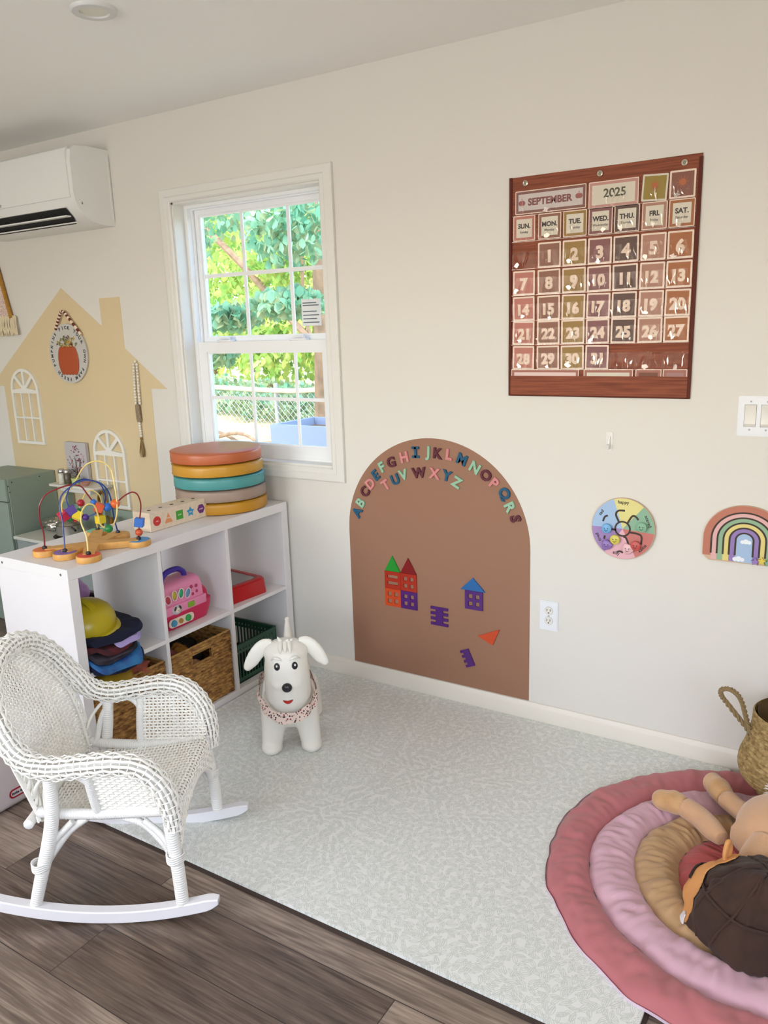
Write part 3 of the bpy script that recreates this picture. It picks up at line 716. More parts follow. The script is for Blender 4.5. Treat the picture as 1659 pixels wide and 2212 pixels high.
# ------------------------------------------------------------------ rainbow board
rb = thing('rainbow_board', 'wooden rainbow wall board with curved grooves and star shaped sliders', 'busy board', (1.70, -.002, .73))
RX, RZ = 1.700, .733
def archloop(ri, ro, zb=0): return [(RX+ro*cos(a*PI/40), RZ+.075+(ro+.004)*sin(a*PI/40)) for a in range(41)]+[(RX-ro, RZ+zb), (RX-ri, RZ+zb)]+[(RX+ri*cos(PI-a*PI/40), RZ+.075+(ri+.004)*sin(PI-a*PI/40)) for a in range(41)]+[(RX+ri, RZ+zb), (RX+ro, RZ+zb)]
mb = MB(); ro = .124
mb.ext([[(RX+ro*cos(a*PI/40), RZ+.075+(ro-.012)*sin(a*PI/40)) for a in range(41)]+[(RX-ro, RZ+.02), (RX-ro+.02, RZ), (RX+ro-.02, RZ), (RX+ro, RZ+.02)]], 0, .010, 0, WM(0, 0, .002)); mb.build('board', mat('board wood edge', '#c8a98a', .5), rb, ang=30)
def arc_band(ri, ro, z0, z1, m_, name, par, legz=.0):
    mb = MB(); f = .91
    o = [(RX+ro*cos(a*PI/40), RZ+.075+ro*f*sin(a*PI/40)) for a in range(41)]
    i_ = [(RX+ri*cos(PI-a*PI/40), RZ+.075+ri*f*sin(PI-a*PI/40)) for a in range(41)]
    mb.ext([o+[(RX-ro, RZ+legz), (RX-ri, RZ+legz)]+i_+[(RX+ri, RZ+legz), (RX+ro, RZ+legz)]], z0, z1, 0, WM(0, 0)); return mb.build(name, m_, par, ang=0)
cols = [('brick', '#b5705a'), ('rose', '#d9a9a4'), ('sage', '#8bac8a'), ('butter', '#d8c87a'), ('violet', '#8f76b0')]
radii = [.1225, .098, .080, .062, .044, .026]
for i, (n_, c) in enumerate(cols): arc_band(radii[i+1], radii[i], .012, .0128, mat('band '+n_, c, .5), 'band', rb, .004 if i else .016)
mb = MB(); f = .91; mb.ext([[(RX+.026*cos(a*PI/20), RZ+.075+.026*f*sin(a*PI/20)) for a in range(21)]+[(RX-.026, RZ+.003), (RX+.026, RZ+.003)]], .012, .0128, 0, WM(0, 0)); mb.build('sky_patch', mat('band sky', '#9fb8d6', .5), rb, ang=0)
for i in range(1, 6): arc_band(radii[i]-.0028, radii[i]+.0028, .0129, .0134, gm, 'groove', rb, .024)
for cx, cz, k in ((RX+.004, RZ+.070, 1), (RX-.014, RZ+.012, 1.1)):
    mb = MB()
    for dx, dz, r_ in ((-.010, 0, .006), (0, .002, .008), (.010, 0, .006)): mb.ext([circ(cx+dx*k, cz+dz, r_*k, 16)], .0129, .0136+dz*.1, 0, WM(0, 0))
    mb.build('cloud_print', mat('cloud white', '#e6e9ee', .5), rb, ang=0)
for i, (n_, c) in enumerate((('violet', '#8f76b0'), ('butter', '#d8c050'), ('sage', '#7fa58a'), ('rose', '#d9a9a4'), ('brick', '#b5705a'))):
    mb = MB(); x = RX+.036+.0185*i; z = RZ+.012+.004*(i % 2)
    st = [((.013 if q % 2 == 0 else .0065)*cos(PI/2+q*PI/5), (.013 if q % 2 == 0 else .0065)*sin(PI/2+q*PI/5)) for q in range(10)]
    mb.ext([st], .0136, .022, 0, WM(x, z)); mb.build('slider', mat('slider '+n_, c, .4), rb, ang=0)

# ------------------------------------------------------------------ hook, switch, outlet
hk = thing('adhesive_hook', 'small clear plastic adhesive hook on the wall below the calendar', 'hook', (1.258, -.001, 1.069))
cl = mat('clear plastic', '#e9e6e2', .15, spec=.8)
mb = MB(); mb.ext([rrect(1.248, 1.069, 1.270, 1.133, .006)], .0, .003, 0, WM(0, 0)); mb.build('backplate', cl, hk)
mb = MB(); mb.tube(cr([(1.259, -.004, 1.118), (1.259, -.008, 1.10), (1.259, -.009, 1.086), (1.259, -.013, 1.078), (1.259, -.020, 1.082), (1.259, -.022, 1.092)], 5), .0042, 10); mb.build('hook_arm', cl, hk)
sw = thing('light_switch', 'white three-gang wall switch plate with rocker switches at the right edge', 'light switch', (1.737, -.001, 1.138))
pl_ = mat('plate white', '#e4e6ea', .3); rk = mat('rocker white', '#dedbd3', .3)
def lathe_plate(mb, x0, z0, x1, z1, holes, t=.006):
    mb.ext([rrect(x0, z0, x1, z1, .004)]+holes, 0, t*.6, 0, WM(0, 0)); mb.ext([rrect(x0+.003, z0+.003, x1-.003, z1-.003, .004)]+holes, t*.6, t, 0, WM(0, 0))
gang = [(1.672+i*.0462, 1.672+i*.0462+.034) for i in range(3)]
mb = MB(); lathe_plate(mb, 1.653, 1.138, 1.817, 1.260, [rect(a, 1.167, b_, 1.235) for a, b_ in gang]); mb.build('plate', pl_, sw, ang=0)
for a, b_ in gang:
    mb = MB(); slab(mb, [(0, 1.168), (.0045, 1.168), (.0085, 1.176), (.0058, 1.201), (.0085, 1.226), (.0045, 1.234), (0, 1.234)], a+.001, b_-.001); mb.build('rocker', rk, sw, ang=30)
    for z in (1.158, 1.244): MB().ext([circ((a+b_)/2, z, .003, 12)], .006, .0068, 0, WM(0, 0)).build('screw', mat('screw grey', '#a8aaac', .4), sw)
ou = thing('wall_outlet', 'white duplex wall outlet to the right of the brown arch', 'outlet', (1.056, -.001, .382))
ox0, ox1, oz0, oz1 = 1.021, 1.092, .386, .500
mb = MB(); rc = [circ(1.0565, z, .0165, 24) for z in (.4235, .4625)]
lathe_plate(mb, ox0, oz0, ox1, oz1, rc); mb.build('plate', pl_, ou, ang=0)
for z in (.4235, .4625):
    mb = MB(); mb.ext([circ(1.0565, z, .0158, 24)], .0, .0075, 0, WM(0, 0)); s0 = mb.build('socket', rk, ou, ang=30)
    mb = MB()
    for dx in (-.006, .006): mb.box((1.0565+dx-.0011, -.0082, z-.001), (1.0565+dx+.0011, -.0074, z+.008))
    mb.ext([circ(1.0565, z-.007, .0026, 10)], .0074, .0082, 0, WM(0, 0)); mb.build('slots', mat('slot dark', '#4a4742', .6), s0, ang=0)
MB().ext([circ(1.0565, .443, .003, 12)], .006, .0072, 0, WM(0, 0)).build('screw', mat('screw grey', '#a8aaac'), ou)

# ------------------------------------------------------------------ play mat on the floor
mtm = leaf_mat()
mb = MB(); mb.ext([rrect(-.142, -1.272, 1.712, -.016, .012, 3)], .0045, .013, 0)
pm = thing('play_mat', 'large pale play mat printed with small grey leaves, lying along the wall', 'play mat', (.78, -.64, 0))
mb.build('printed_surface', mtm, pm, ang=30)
MB().ext([rrect(-.140, -1.283, 1.722, -.018, .012, 3)], .0004, .0050, 0).build('backing', mat('mat edge shade', '#3a2c25', .8), pm, ang=30)  # dark layer jutting past the mat, paints the shade line along its edge

# ------------------------------------------------------------------ cube shelf, perpendicular to the wall
SX, SY = -.1475, -.0155        # front plane, far end
SL, SH, SD, ST, SI = 1.12, .77, .39, .038, .016
SC = (SL-2*ST-2*SI)/3; SV = (SH-2*ST-SI)/2
shf = thing('cube_shelf', 'white six-compartment cube shelf standing at a right angle to the wall', 'shelf', (SX-SD/2, SY-SL/2, 0))
sm_ = mat('white foil', '#e3e0e0', .35)
XB = SX-SD
MB().box((XB, SY-SL, SH-ST), (SX, SY, SH), bev=.0012).build('top_panel', sm_, shf, ang=30)
MB().box((XB, SY-SL, 0.0), (SX, SY, ST), bev=.0012).build('bottom_panel', sm_, shf, ang=30)
for y0, y1 in ((SY-ST, SY), (SY-SL, SY-SL+ST)): MB().box((XB, y0, ST), (SX, y1, SH-ST), bev=.0008).build('side_panel', sm_, shf, ang=30)
CY = [SY-ST-SC, SY-ST-2*SC-SI, SY-ST-3*SC-2*SI]     # low y of each column (far, middle, near)
for y in (CY[0]-SI, CY[1]-SI): MB().box((XB+.003, y, ST), (SX-.001, y+SI, SH-ST), bev=.0006).build('divider', sm_, shf, ang=30)
ZM = ST+SV
for y in CY: MB().box((XB+.003, y, ZM), (SX-.001, y+SC, ZM+SI), bev=.0006).build('shelf_board', sm_, shf, ang=30)
mb = MB()
for x, z in ((XB+.035, SH-.02), (SX-.035, SH-.02), (SX-.035, .02), (XB+.035, .02)): mb.cyl((x, SY-SL-.0008, z), (x, SY-SL+.002, z), .0045, 14)
mb.build('screw', mat('hex hole', '#77777d', .5, .5), shf)

# ---- rush baskets
rushm = mat('water hyacinth', '#6b4420', .7, vscale=38, col2='#bd8f52', spec=.3, stretch=(1, 1, 2.6))
rushd = mat('rush shadow side', '#7d5730', .8, vscale=40, col2='#a97d47')
def rush_h(a, z, seed=0):
    """height of braided rush rows"""
    P = .0125; r = z/P; k = math.floor(r); fr = r-k; j = (noise.noise((k*3.1+seed, a*9, 0)))*.6
    row = math.sqrt(max(0, 1-(2*fr-1)**2))
    tw = a/.030+k*.5+fr*.55+j; t = tw-math.floor(tw)
    return .0058*row*(.35+.85*math.sin(PI*t)**.7)+.0012*noise.noise((a*60, z*60, seed))
def rush_basket(name, label, x0, x1, y0, y1, z0, z1, seed, group):
    """x1 is the front face"""
    t = thing(name, label, 'basket', ((x0+x1)/2, (y0+y1)/2, z0), group=group)
    W = y1-y0; H = z1-z0; hy = (y0+y1)/2; 
    hole = lambda u, v: abs(u-.5) < .155 and .72 < v < .885
    rim = .004
    mb = MB()
    def ff(u, v):
        h = rush_h(u*W, v*H, seed)
        return (x1-.006+h, y0+u*W, z0+v*H)
    mb.grid(ff, int(W/.0034), int(H/.0019), 0, skip=lambda u, v: hole(u, v))
    mb.grid(lambda u, v: (x1-.010, y0+u*W, z0+v*H), 40, 30, 0, skip=hole)
    for s, yy in ((-1, y0), (1, y1)):
        mb.grid(lambda u, v: (x0+u*(x1-x0), yy+s*(rush_h(u*(x1-x0), v*H, seed+5)-.004), z0+v*H), 60, int(H/.003), 0)
        mb.grid(lambda u, v: (x0+u*(x1-x0), yy-s*.008, z0+v*H), 4, 4, 0)
    for xx in (x0, x0+.008): mb.grid(lambda u, v: (xx, y0+u*W, z0+v*H), 4, 4, 0)
    mb.box((x0, y0, z0), (x1-.006, y1, z0+.006))
    mb.build('body', rushm, t, ang=60)
    mb = MB()
    R = [(x1-.006, y0+.002), (x1-.006, y1-.002), (x0+.003, y1-.002), (x0+.003, y0+.002)]
    for i in range(4):
        a, b_ = Vector(R[i]), Vector(R[(i+1) % 4]); n = int((b_-a).length/.006)
        P = [a.lerp(b_, q/n) for q in range(n+1)]
        mb.tube([(p.x, p.y, z1-.001) for p in P], [.0058 if q % 2 else .0048 for q in range(n+1)], 8)
    # wrapped grip above the hole
    mb.tube([(x1-.005, hy-.155*W+.31*W*q/24, z0+.925*H) for q in range(25)], [.0115 if q % 2 else .0095 for q in range(25)], 8, 0, None, flat=.6)
    h0, h1, v0, v1 = hy-.155*W, hy+.155*W, z0+.72*H, z0+.885*H
    mb.tube([(x1-.005, h0, v1), (x1-.005, h0, v0), (x1-.005, h1, v0), (x1-.005, h1, v1)], .004, 8, 0, None, closed=True)
    mb.build('rim', mat('rush rim', '#a97f45', .7, var=.3, vscale=60), t)
    return t
zb = ST+.001
rush_basket('rush_basket', 'braided brown rush basket full of toys in the lower middle compartment', XB+.03, SX-.012, CY[1]+.006, CY[1]+SC-.006, zb, zb+.268, 1, 'rush baskets in the shelf')
rush_basket('rush_basket', 'braided brown rush basket in the near lower compartment, half behind the rocking chair', XB+.03, SX-.012, CY[2]+.006, CY[2]+SC-.006, zb, zb+.268, 11, 'rush baskets in the shelf')
# things inside the middle basket
def cloth(mb, c, s, seed, mi=0, n=26, amp=.25):
    """a crumpled soft lump"""
    def f(u, v):
        th = PI*v; ph = 2*PI*u; d = Vector((sin(th)*cos(ph), sin(th)*sin(ph), cos(th)))
        q = 1+amp*noise.noise(d*1.7+Vector((seed, 0, 0)))+amp*.6*noise.noise(d*4+Vector((0, seed, 0)))
        return (c[0]+s[0]*d.x*q, c[1]+s[1]*d.y*q, c[2]+s[2]*d.z*q)
    mb.grid(f, n, n//2+4, mi, cu=True)
by = CY[1]+SC/2
def lump(name, label, cat, c, s, seed, m_, group=None, amp=.25):
    mb = MB(); cloth(mb, c, s, seed, 0, 30, amp); return tag(mb.build(name, m_, ang=180), label, cat, group)
lump('doll_clothes', 'crumpled pinkish doll clothes at the left in the middle rush basket', 'cloth', (SX-.085, by-.105, .250), (.05, .045, .050), 1, mat('dusty rose cloth', '#8a4a4a', .9))
lump('soft_ball', 'ochre yellow soft toy in the middle rush basket', 'soft toy', (SX-.11, by-.03, .250), (.04, .04, .050), 2, mat('ochre cloth', '#a06a1c', .9))
lump('dark_cloth', 'nearly black cloth filling the back of the middle rush basket', 'cloth', (SX-.21, by+.03, .20), (.12, .11, .07), 3, mat('near black cloth', '#241d1c', .95))
lump('skin_tone_toy', 'small tan toy seen through the grip hole of the middle rush basket', 'toy', (SX-.055, by-.01, .19), (.03, .04, .04), 4, mat('tan toy', '#a57a55', .6))

# ---- green crate in the far lower compartment
gc = thing('plastic_crate', 'dark green slotted plastic crate in the far lower compartment', 'crate', (SX-.13, CY[0]+.15, zb))
gmn = mat('dark green plastic', '#1d4a38', .4)
gx0, gx1, gy0, gy1, gz1 = SX-.30, SX-.035, CY[0]+.012, CY[0]+.285, zb+.175
mb = MB()
def slot_wall(mb, M, w, h, n=12):
    lo = [[(0, 0), (w, 0), (w, h), (0, h)]]
    p = (w-.03)/n
    for i in range(n): lo.append(rect(.015+i*p+.003, .022, .015+(i+1)*p-.004, h*.76))
    for i in range(n): lo.append(rect(.015+i*p+.006, h*.82, .015+(i+1)*p-.007, h*.87))
    mb.ext(lo, -.003, 0, 0, M)
slot_wall(mb, Matrix.Translation((gx1, gy0, zb)) @ Matrix.Rotation(PI/2, 4, 'Z') @ WB, gy1-gy0, gz1-zb, 13)
slot_wall(mb, Matrix.Translation((gx0+.003, gy0, zb)) @ Matrix.Rotation(PI/2, 4, 'Z') @ WB, gy1-gy0, gz1-zb, 13)
slot_wall(mb, Matrix.Translation((gx0, gy0, zb)) @ WB, gx1-gx0, gz1-zb, 12)
slot_wall(mb, Matrix.Translation((gx0, gy1+.003, zb)) @ WB, gx1-gx0, gz1-zb, 12)
mb.build('walls', gmn, gc, ang=0)
MB().box((gx0, gy0, zb), (gx1, gy1, zb+.004)).build('base', gmn, gc, ang=0)
MB().ext([rrect(gx0-.006, gy0-.006, gx1+.006, gy1+.006, .012), rrect(gx0+.004, gy0+.004, gx1-.004, gy1-.004, .008)], gz1-.006, gz1).build('rim', gmn, gc, ang=30)
lump('dark_bag', 'dark maroon bag lying inside the green crate', 'bag', (SX-.17, CY[0]+.14, zb+.06), (.10, .11, .05), 6, mat('dark maroon cloth', '#2b1416', .9))

# ---- pink toy carrier
pc = thing('toy_pet_carrier', 'pink toy pet carrier with a purple handle and coloured buttons in the upper middle compartment', 'toy', (SX-.10, CY[1]+.16, ZM+SI))
z0 = ZM+SI+.0005; ya, yb_ = CY[1]+.018, CY[1]+.280; fx = SX-.045
pk = mat('light pink plastic', '#e088ac', .35); mg_ = mat('magenta plastic', '#c4204f', .35); pu = mat('purple plastic', '#3b2a94', .35)
mb = MB()   # lower tub
def tub(u, v):
    zz = z0+.075*v; g = .012*math.sin(v*PI*.5); a = 2*PI*u
    ex = .3; cx, cy = fx-.075, (ya+yb_)/2+.006
    sx_, sy_ = .068+g, .112+g*1.6
    cc, ss = cos(a), sin(a)
    return (cx+sx_*math.copysign(abs(cc)**ex, cc), cy+sy_*math.copysign(abs(ss)**ex, ss), zz)
mb.grid(tub, 48, 8, 0, cu=True); mb.add([tub(i/48, 0) for i in range(48)], [tuple(range(48))[::-1]]); mb.add([tub(i/48, 1) for i in range(48)], [tuple(range(48))])
mb.build('tub', mg_, pc, ang=50)
mb = MB()   # arched pink shell
def shell(u, v):
    a = PI*u; ex = .55; cc, ss = cos(a), sin(a)
    return (fx-.075+.073*math.copysign(abs(cc)**ex, cc), ya+.004+(yb_-ya-.05)*v, z0+.070+.108*abs(ss)**ex)
mb.grid(shell, 32, 8); k_ = [shell(i/32, 0) for i in range(33)]; mb.add(k_, [tuple(range(33))]); k_ = [shell(i/32, 1) for i in range(33)]; mb.add(k_, [tuple(range(33))[::-1]])
mb.build('shell', pk, pc, ang=50)
mb = MB(); mb.grid(lambda u, v: (fx-.075+.066*math.copysign(abs(cos(PI*u))**.55, cos(PI*u)), yb_-.046+.03*v, z0+.07+(.085-.03*v)*abs(sin(PI*u))**.6), 28, 4); k_ = [(fx-.075+.066*math.copysign(abs(cos(PI*i/28))**.55, cos(PI*i/28)), yb_-.016, z0+.07+.055*abs(sin(PI*i/28))**.6) for i in range(29)]; mb.add(k_, [tuple(range(29))[::-1]]); mb.build('door_end', mg_, pc, ang=50)
mb = MB(); mb.box((fx-.012, ya+.004, z0+.062), (fx+.006, yb_-.035, z0+.098), bev=.004, seg=2); mb.build('front_strap', pk, pc)
hy = ya+.120
mb = MB(); mb.tube(cr([(fx-.06, hy-.060, z0+.165), (fx-.06, hy-.056, z0+.192), (fx-.06, hy-.025, z0+.212), (fx-.06, hy+.025, z0+.212), (fx-.06, hy+.056, z0+.192), (fx-.06, hy+.060, z0+.165)], 6), .011, 12); mb.build('handle', pu, pc)
FM = lambda y, z, x=0: Matrix.Translation((fx+x, y, z)) @ Matrix.Rotation(PI/2, 4, 'Z') @ WB
for i, (n_, c) in enumerate((('red', '#b33244'), ('yellow', '#b8a834'), ('green', '#1f9e62'), ('blue', '#5a88a8'))):
    y = ya+.034+.034*i; zz = z0+.125+.010*sin(i/3*PI)
    mb = MB(); mb.ball((0, 0, 0), (.012, .018, .008), 0, FM(y, zz, -.004) @ Matrix.Rotation(.45-.3*i, 4, 'Z'), 18, 10)
    mb.tube(circle := [(.0135*cos(q*PI/12), .0195*sin(q*PI/12), .0) for q in range(24)], .0018, 6, 1, FM(y, zz, .0005) @ Matrix.Rotation(.45-.3*i, 4, 'Z'), closed=True)
    part(mb.build('button', [mat('button '+n_, c, .25), mat('button rim', '#e9cfd4', .4)], pc), n_+' oval button')
mb = MB(); mb.ball((0, 0, 0), (.026, .019, .006), 0, FM(ya+.070, z0+.078, .005), 24, 10); bd = mb.build('badge', mat('badge grey', '#b9b4ba', .4), pc)
mb = MB(); M = FM(ya+.070, z0+.078, .0095); mb.ball((0, -.001, 0), (.012, .010, .003), 0, M, 16, 8)
for q in (-1, 1): mb.ball((q*.014, .001, 0), (.005, .010, .003), 1, M @ Matrix.Rotation(q*.5, 4, 'Z'), 12, 8); mb.ball((q*.004, .001, .003), .0013, 1, M, 8, 6)
mb.ball((0, -.003, .003), .0017, 1, M, 8, 6); mb.build('dog_face', [mat('cream plastic', '#e5d8c4', .4), mat('dog brown', '#3a2c28', .5)], bd)
mb = MB(); mb.box((fx+.004, ya+.125, z0+.068), (fx+.010, ya+.160, z0+.090), bev=.002); part(mb.build('slider', mat('lime plastic', '#7ea52f', .35), pc), 'lime green slider')
for dy, dz in ((.160, .143), (.186, .140), (.186, .118), (.164, .112)):
    mb = MB(); mb.ball((0, 0, 0), (.007, .007, .004), 0, FM(ya+dy, z0+dz, -.004), 14, 8); mb.build('key', mat('deep pink', '#a82a58', .35), pc)
mb = MB(); mb.ext([rrect(ya+.022, z0+.014, ya+.150, z0+.048, .016, 6)], 0, .004, 0, Matrix.Translation((fx+.004, 0, 0)) @ Matrix.Rotation(PI/2, 4, 'Z') @ WB @ Matrix.Translation((0, 0, 0))); cp_ = mb.build('dial_plate', mat('cream plate', '#e4cdbd', .4), pc, ang=30)
for dy, r_, c, n_ in ((.045, .014, '#3f86a8', 'blue'), (.080, .010, '#a07a30', 'gold'), (.118, .014, '#2a9a4c', 'green')):
    mb = MB(); mb.lathe([(r_, 0), (r_*.9, .006), (r_*.5, .008), (0, .008)], 20, 0, FM(ya+dy, z0+.031, .008)); part(mb.build('dial', mat('dial '+n_, c, .35), cp_), n_+' dial')

# ---- red case in the far upper compartment
rc_ = thing('red_case', 'red toy case with a clear lid in the far upper compartment', 'toy case', (SX-.12, CY[0]+.14, ZM+SI), rz=0)
M = Matrix.Translation((SX-.160, CY[0]+.138, ZM+SI+.0005)) @ Matrix.Rotation(-.10, 4, 'Z')
rd = mat('red plastic', '#b3141a', .3)
mb = MB(); bm = bmesh.new()
bmesh.ops.create_cube(bm, size=1)
for v in bm.verts:
    top = v.co.z > 0; v.co = Vector((v.co.x*(.245 if top else .255), v.co.y*(.225 if top else .235), .062 if top else 0))
bmesh.ops.bevel(bm, geom=[e for e in bm.edges if abs(e.verts[0].co.z-e.verts[1].co.z) > .01], offset=.022, segments=4, profile=.5, affect='EDGES')
mb.bm(bm, 0, M)
mb.build('body', rd, rc_, ang=40)
mb = MB(); mb.ext([rrect(-.120, -.105, .120, .105, .02), rrect(-.100, -.088, .100, .088, .012)], .062, .070, 0, M); mb.build('lid_frame', rd, rc_, ang=30)
mb = MB(); mb.ext([rrect(-.100, -.088, .100, .088, .012)], .063, .067, 0, M); mb.build('clear_lid', mat('clear grey lid', '#8d8486', .12, spec=.7), rc_, ang=30)
mb = MB(); mb.box((-.112, .02, .066), (-.080, .085, .078), 0, M, bev=.004, seg=2); mb.build('latch', mat('latch pink', '#c98088', .35), rc_)
# ------------------------------------------------------------------ dress-up clothes and hard hat, near upper compartment
def folded(name, label, x0, x1, y0, y1, z0, z1, seed, m_, group='folded dress-up clothes'):
    mb = MB()
    def f(u, v):
        a = 2*PI*u; e = .45; cc, ss = cos(a), sin(a)
        r = 1+.10*noise.noise((cc*1.6+seed, ss*1.6, v*1.2))
        g = (1-abs(2*v-1)**3)*.06+.94
        x = (x0+x1)/2+(x1-x0)/2*math.copysign(abs(cc)**e, cc)*r*g
        y = (y0+y1)/2+(y1-y0)/2*math.copysign(abs(ss)**e, ss)*r*g
        droop = max(0, x-(SX-.01))
        z = z0+(z1-z0)*v+.008*noise.noise((x*14+seed, y*14, v*2))*1.2-droop*.9
        return (x, y, z)
    mb.grid(f, 56, 8, 0, cu=True)
    for v in (0, 1):
        c = len(mb.v); ring = [f(i/56, v) for i in range(56)]
        cxm = sum(p[0] for p in ring)/56; cym = sum(p[1] for p in ring)/56; czm = sum(p[2] for p in ring)/56
        inn = [((p[0]-cxm)*.5+cxm, (p[1]-cym)*.5+cym, z0+(z1-z0)*v+.006*noise.noise((p[0]*20, p[1]*20, seed))) for p in ring]
        mb.add(ring+inn+[(cxm, cym, z0+(z1-z0)*v)], [(i, (i+1) % 56, 56+(i+1) % 56, 56+i) for i in range(56)]+[(56+i, 56+(i+1) % 56, 112) for i in range(56)])
    return tag(mb.build(name, m_, ang=180), label, 'clothes', group)
ny0, ny1 = CY[2]+.004, CY[2]+.235; zt = ZM+SI+.001
cl_ = [('navy', mat('navy cloth', '#141a38', .9), .0, .022, .055, 'navy blue folded costume at the bottom of the clothes pile'),
       ('blue', mat('bright blue cloth', '#2f86c4', .6, vscale=14, col2='#1d3f86'), .020, .038, .060, 'bright blue shiny folded costume in the clothes pile, second from the bottom'),
       ('black', mat('black cloth', '#16151b', .9, vscale=20, col2='#3a3440'), .037, .058, .045, 'black folded cloth in the middle of the clothes pile'),
       ('red', mat('dark red print cloth', '#5c1a20', .9, vscale=30, col2='#1c1620'), .056, .076, .030, 'dark red printed folded cloth in the clothes pile'),
       ('lilac', mat('lilac cloth', '#a99ad0', .8), .074, .086, .035, 'lilac folded cloth near the top of the clothes pile')]
for i, (n_, m_, a, b_, ex, lab) in enumerate(cl_):
    yy = (ny0+.09, ny1+.005) if n_ == 'lilac' else (ny0, ny1-.006*i)
    folded('folded_cloth', lab, XB+.08+.01*i, SX+ex-.02, yy[0], yy[1], zt+a, zt+b_, i*3.3, m_)
folded('navy_cap', 'navy felt hat with a soft brim directly under the yellow hard hat', XB+.07, SX+.008, ny0, ny1+.03, zt+.085, zt+.112, 21, mat('navy felt', '#10142e', .95), None)
hh = thing('hard_hat', 'bright yellow toy hard hat on top of the folded clothes', 'hard hat', (SX-.12, ny0+.10, zt+.112))
ye = mat('yellow plastic', '#b3a010', .3); M = Matrix.Translation((SX-.125, ny0+.088, zt+.108)) @ Matrix.Rotation(.08, 4, 'X') @ Matrix.Rotation(.10, 4, 'Y')
mb = MB(); pr_ = [(.088, .010), (.0885, .03), (.085, .058), (.076, .084), (.058, .106), (.034, .119), (.012, .1235), (0, .124)]
mb.lathe([(r*1.22, z*.84) for r, z in pr_], 48, 0, M); mb.build('shell', ye, hh, ang=60)
mb = MB(); mb.lathe([(.104, .012), (.108, .010), (.119, .004), (.120, .001), (.106, .003), (.104, .008)], 48, 0, M); mb.build('brim', ye, hh, ang=60)
mb = MB(); mb.grid(lambda u, v: ((-.1+.2*u), -.012+.024*v, .004+.104*math.sqrt(max(0, 1-(2*u-1)**2))**.9+.004), 20, 2, 0, M); mb.build('crest', ye, hh)
lump('yellow_hat', 'dull yellow toy helmet lying on the near rush basket, under the hanging clothes', 'helmet', (SX-.06, CY[2]+.13, .305), (.06, .085, .04), 9, mat('dull yellow', '#a88a1c', .4), amp=.08)
lump('pink_cloth', 'salmon pink crumpled cloth in the near rush basket', 'cloth', (SX-.07, CY[2]+.24, .30), (.05, .05, .035), 10, mat('salmon cloth', '#a55a4c', .9), amp=.5)

# ------------------------------------------------------------------ round floor cushions
cu = [('mustard', '#c08a24', -.345, -.205, 'mustard yellow round cushion at the bottom of the stack'), ('taupe', '#a08a7c', -.345, -.207, 'taupe round cushion, second from the bottom of the stack'), ('teal', '#4f9796', -.348, -.207, 'teal round cushion in the middle of the stack'), ('mustard2', '#c48e28', -.356, -.206, 'mustard yellow round cushion directly under the rust one'), ('rust', '#b8623a', -.362, -.203, 'rust orange round cushion on top of the stack')]
z = SH+.0005
for i, (n_, c, x, y, lab) in enumerate(cu):
    h = .047; r = .190; t = thing('round_cushion', lab, 'cushion', (x, y, z), group='round cushions stacked on the shelf')
    sx_, sy_ = (rnd.uniform(-.012, .012), rnd.uniform(-.012, .012))
    def f(u, v, r=r, h=h):
        a = 2*PI*u; w = .0025*noise.noise((cos(a)*3+i*5, sin(a)*3, v*2))
        prof = [(0, .0), (.6, .0), (.95, .0012), (.992, .003), (1.0, .006), (1.004, h/2), (1.0, h-.006), (.990, h-.002), (.93, h+.002), (.6, h+.004), (0, h+.0045)]
        k = v*(len(prof)-1); j = min(int(k), len(prof)-2); q = k-j
        rr = prof[j][0]*(1-q)+prof[j+1][0]*q; zz = prof[j][1]*(1-q)+prof[j+1][1]*q
        return (x+(r*rr+w)*cos(a), y+(r*rr+w)*sin(a), z+zz+(.0015*noise.noise((x+rr*cos(a)*4, rr*sin(a)*4, i)) if v > .6 else 0))
    m_ = mat('leatherette '+n_, c, .38, spec=.5, bump=.25, bscale=30)
    MB().grid(f, 72, 20, 0, cu=True).build('cushion_body', m_, t, ang=180)
    mb = MB()
    for zz in (.0045, h-.003): mb.tube([(x+(r*1.001)*cos(a*PI/36), y+(r*1.001)*sin(a*PI/36), z+zz) for a in range(72)], .0014, 6, closed=True)
    mb.build('piping', m_, t)
    z += h+.0045

# ------------------------------------------------------------------ shape block box
bb = thing('shape_sorter_box', 'natural wood box with red, orange, green, blue and purple shape prints', 'toy box', (-.32, -.52, SH))
bw = mat('birch', '#dfcdb6', .5, var=.06, vscale=12, stretch=(1, 8, 8))
fx2, bx2, y0_, y1_, zb0, zb1 = -.272, -.366, -.672, -.372, SH+.0005, SH+.076
MB().box((bx2, y0_, zb0), (fx2, y1_, zb1), bev=.0015).build('box_body', bw, bb, ang=30)
mb = MB()
for i in range(5): mb.ext([circ(0, 0, .0075, 16)], 0, .0006, 0, Matrix.Translation(((fx2+bx2)/2+.006, y0_+.035+i*.058, zb1)))
mb.build('peg_holes', mat('hole dark', '#3b3430', .8), bb, ang=0)
BMx = lambda y, z: Matrix.Translation((fx2, y, z)) @ Matrix.Rotation(PI/2, 4, 'Z') @ WB
poly = lambda n, r, a0=PI/2: [(r*cos(a0+2*PI*i/n), r*sin(a0+2*PI*i/n)) for i in range(n)]
star = [((.021 if i % 2 == 0 else .0115)*cos(PI/2+i*PI/5), (.021 if i % 2 == 0 else .0115)*sin(PI/2+i*PI/5)) for i in range(10)]
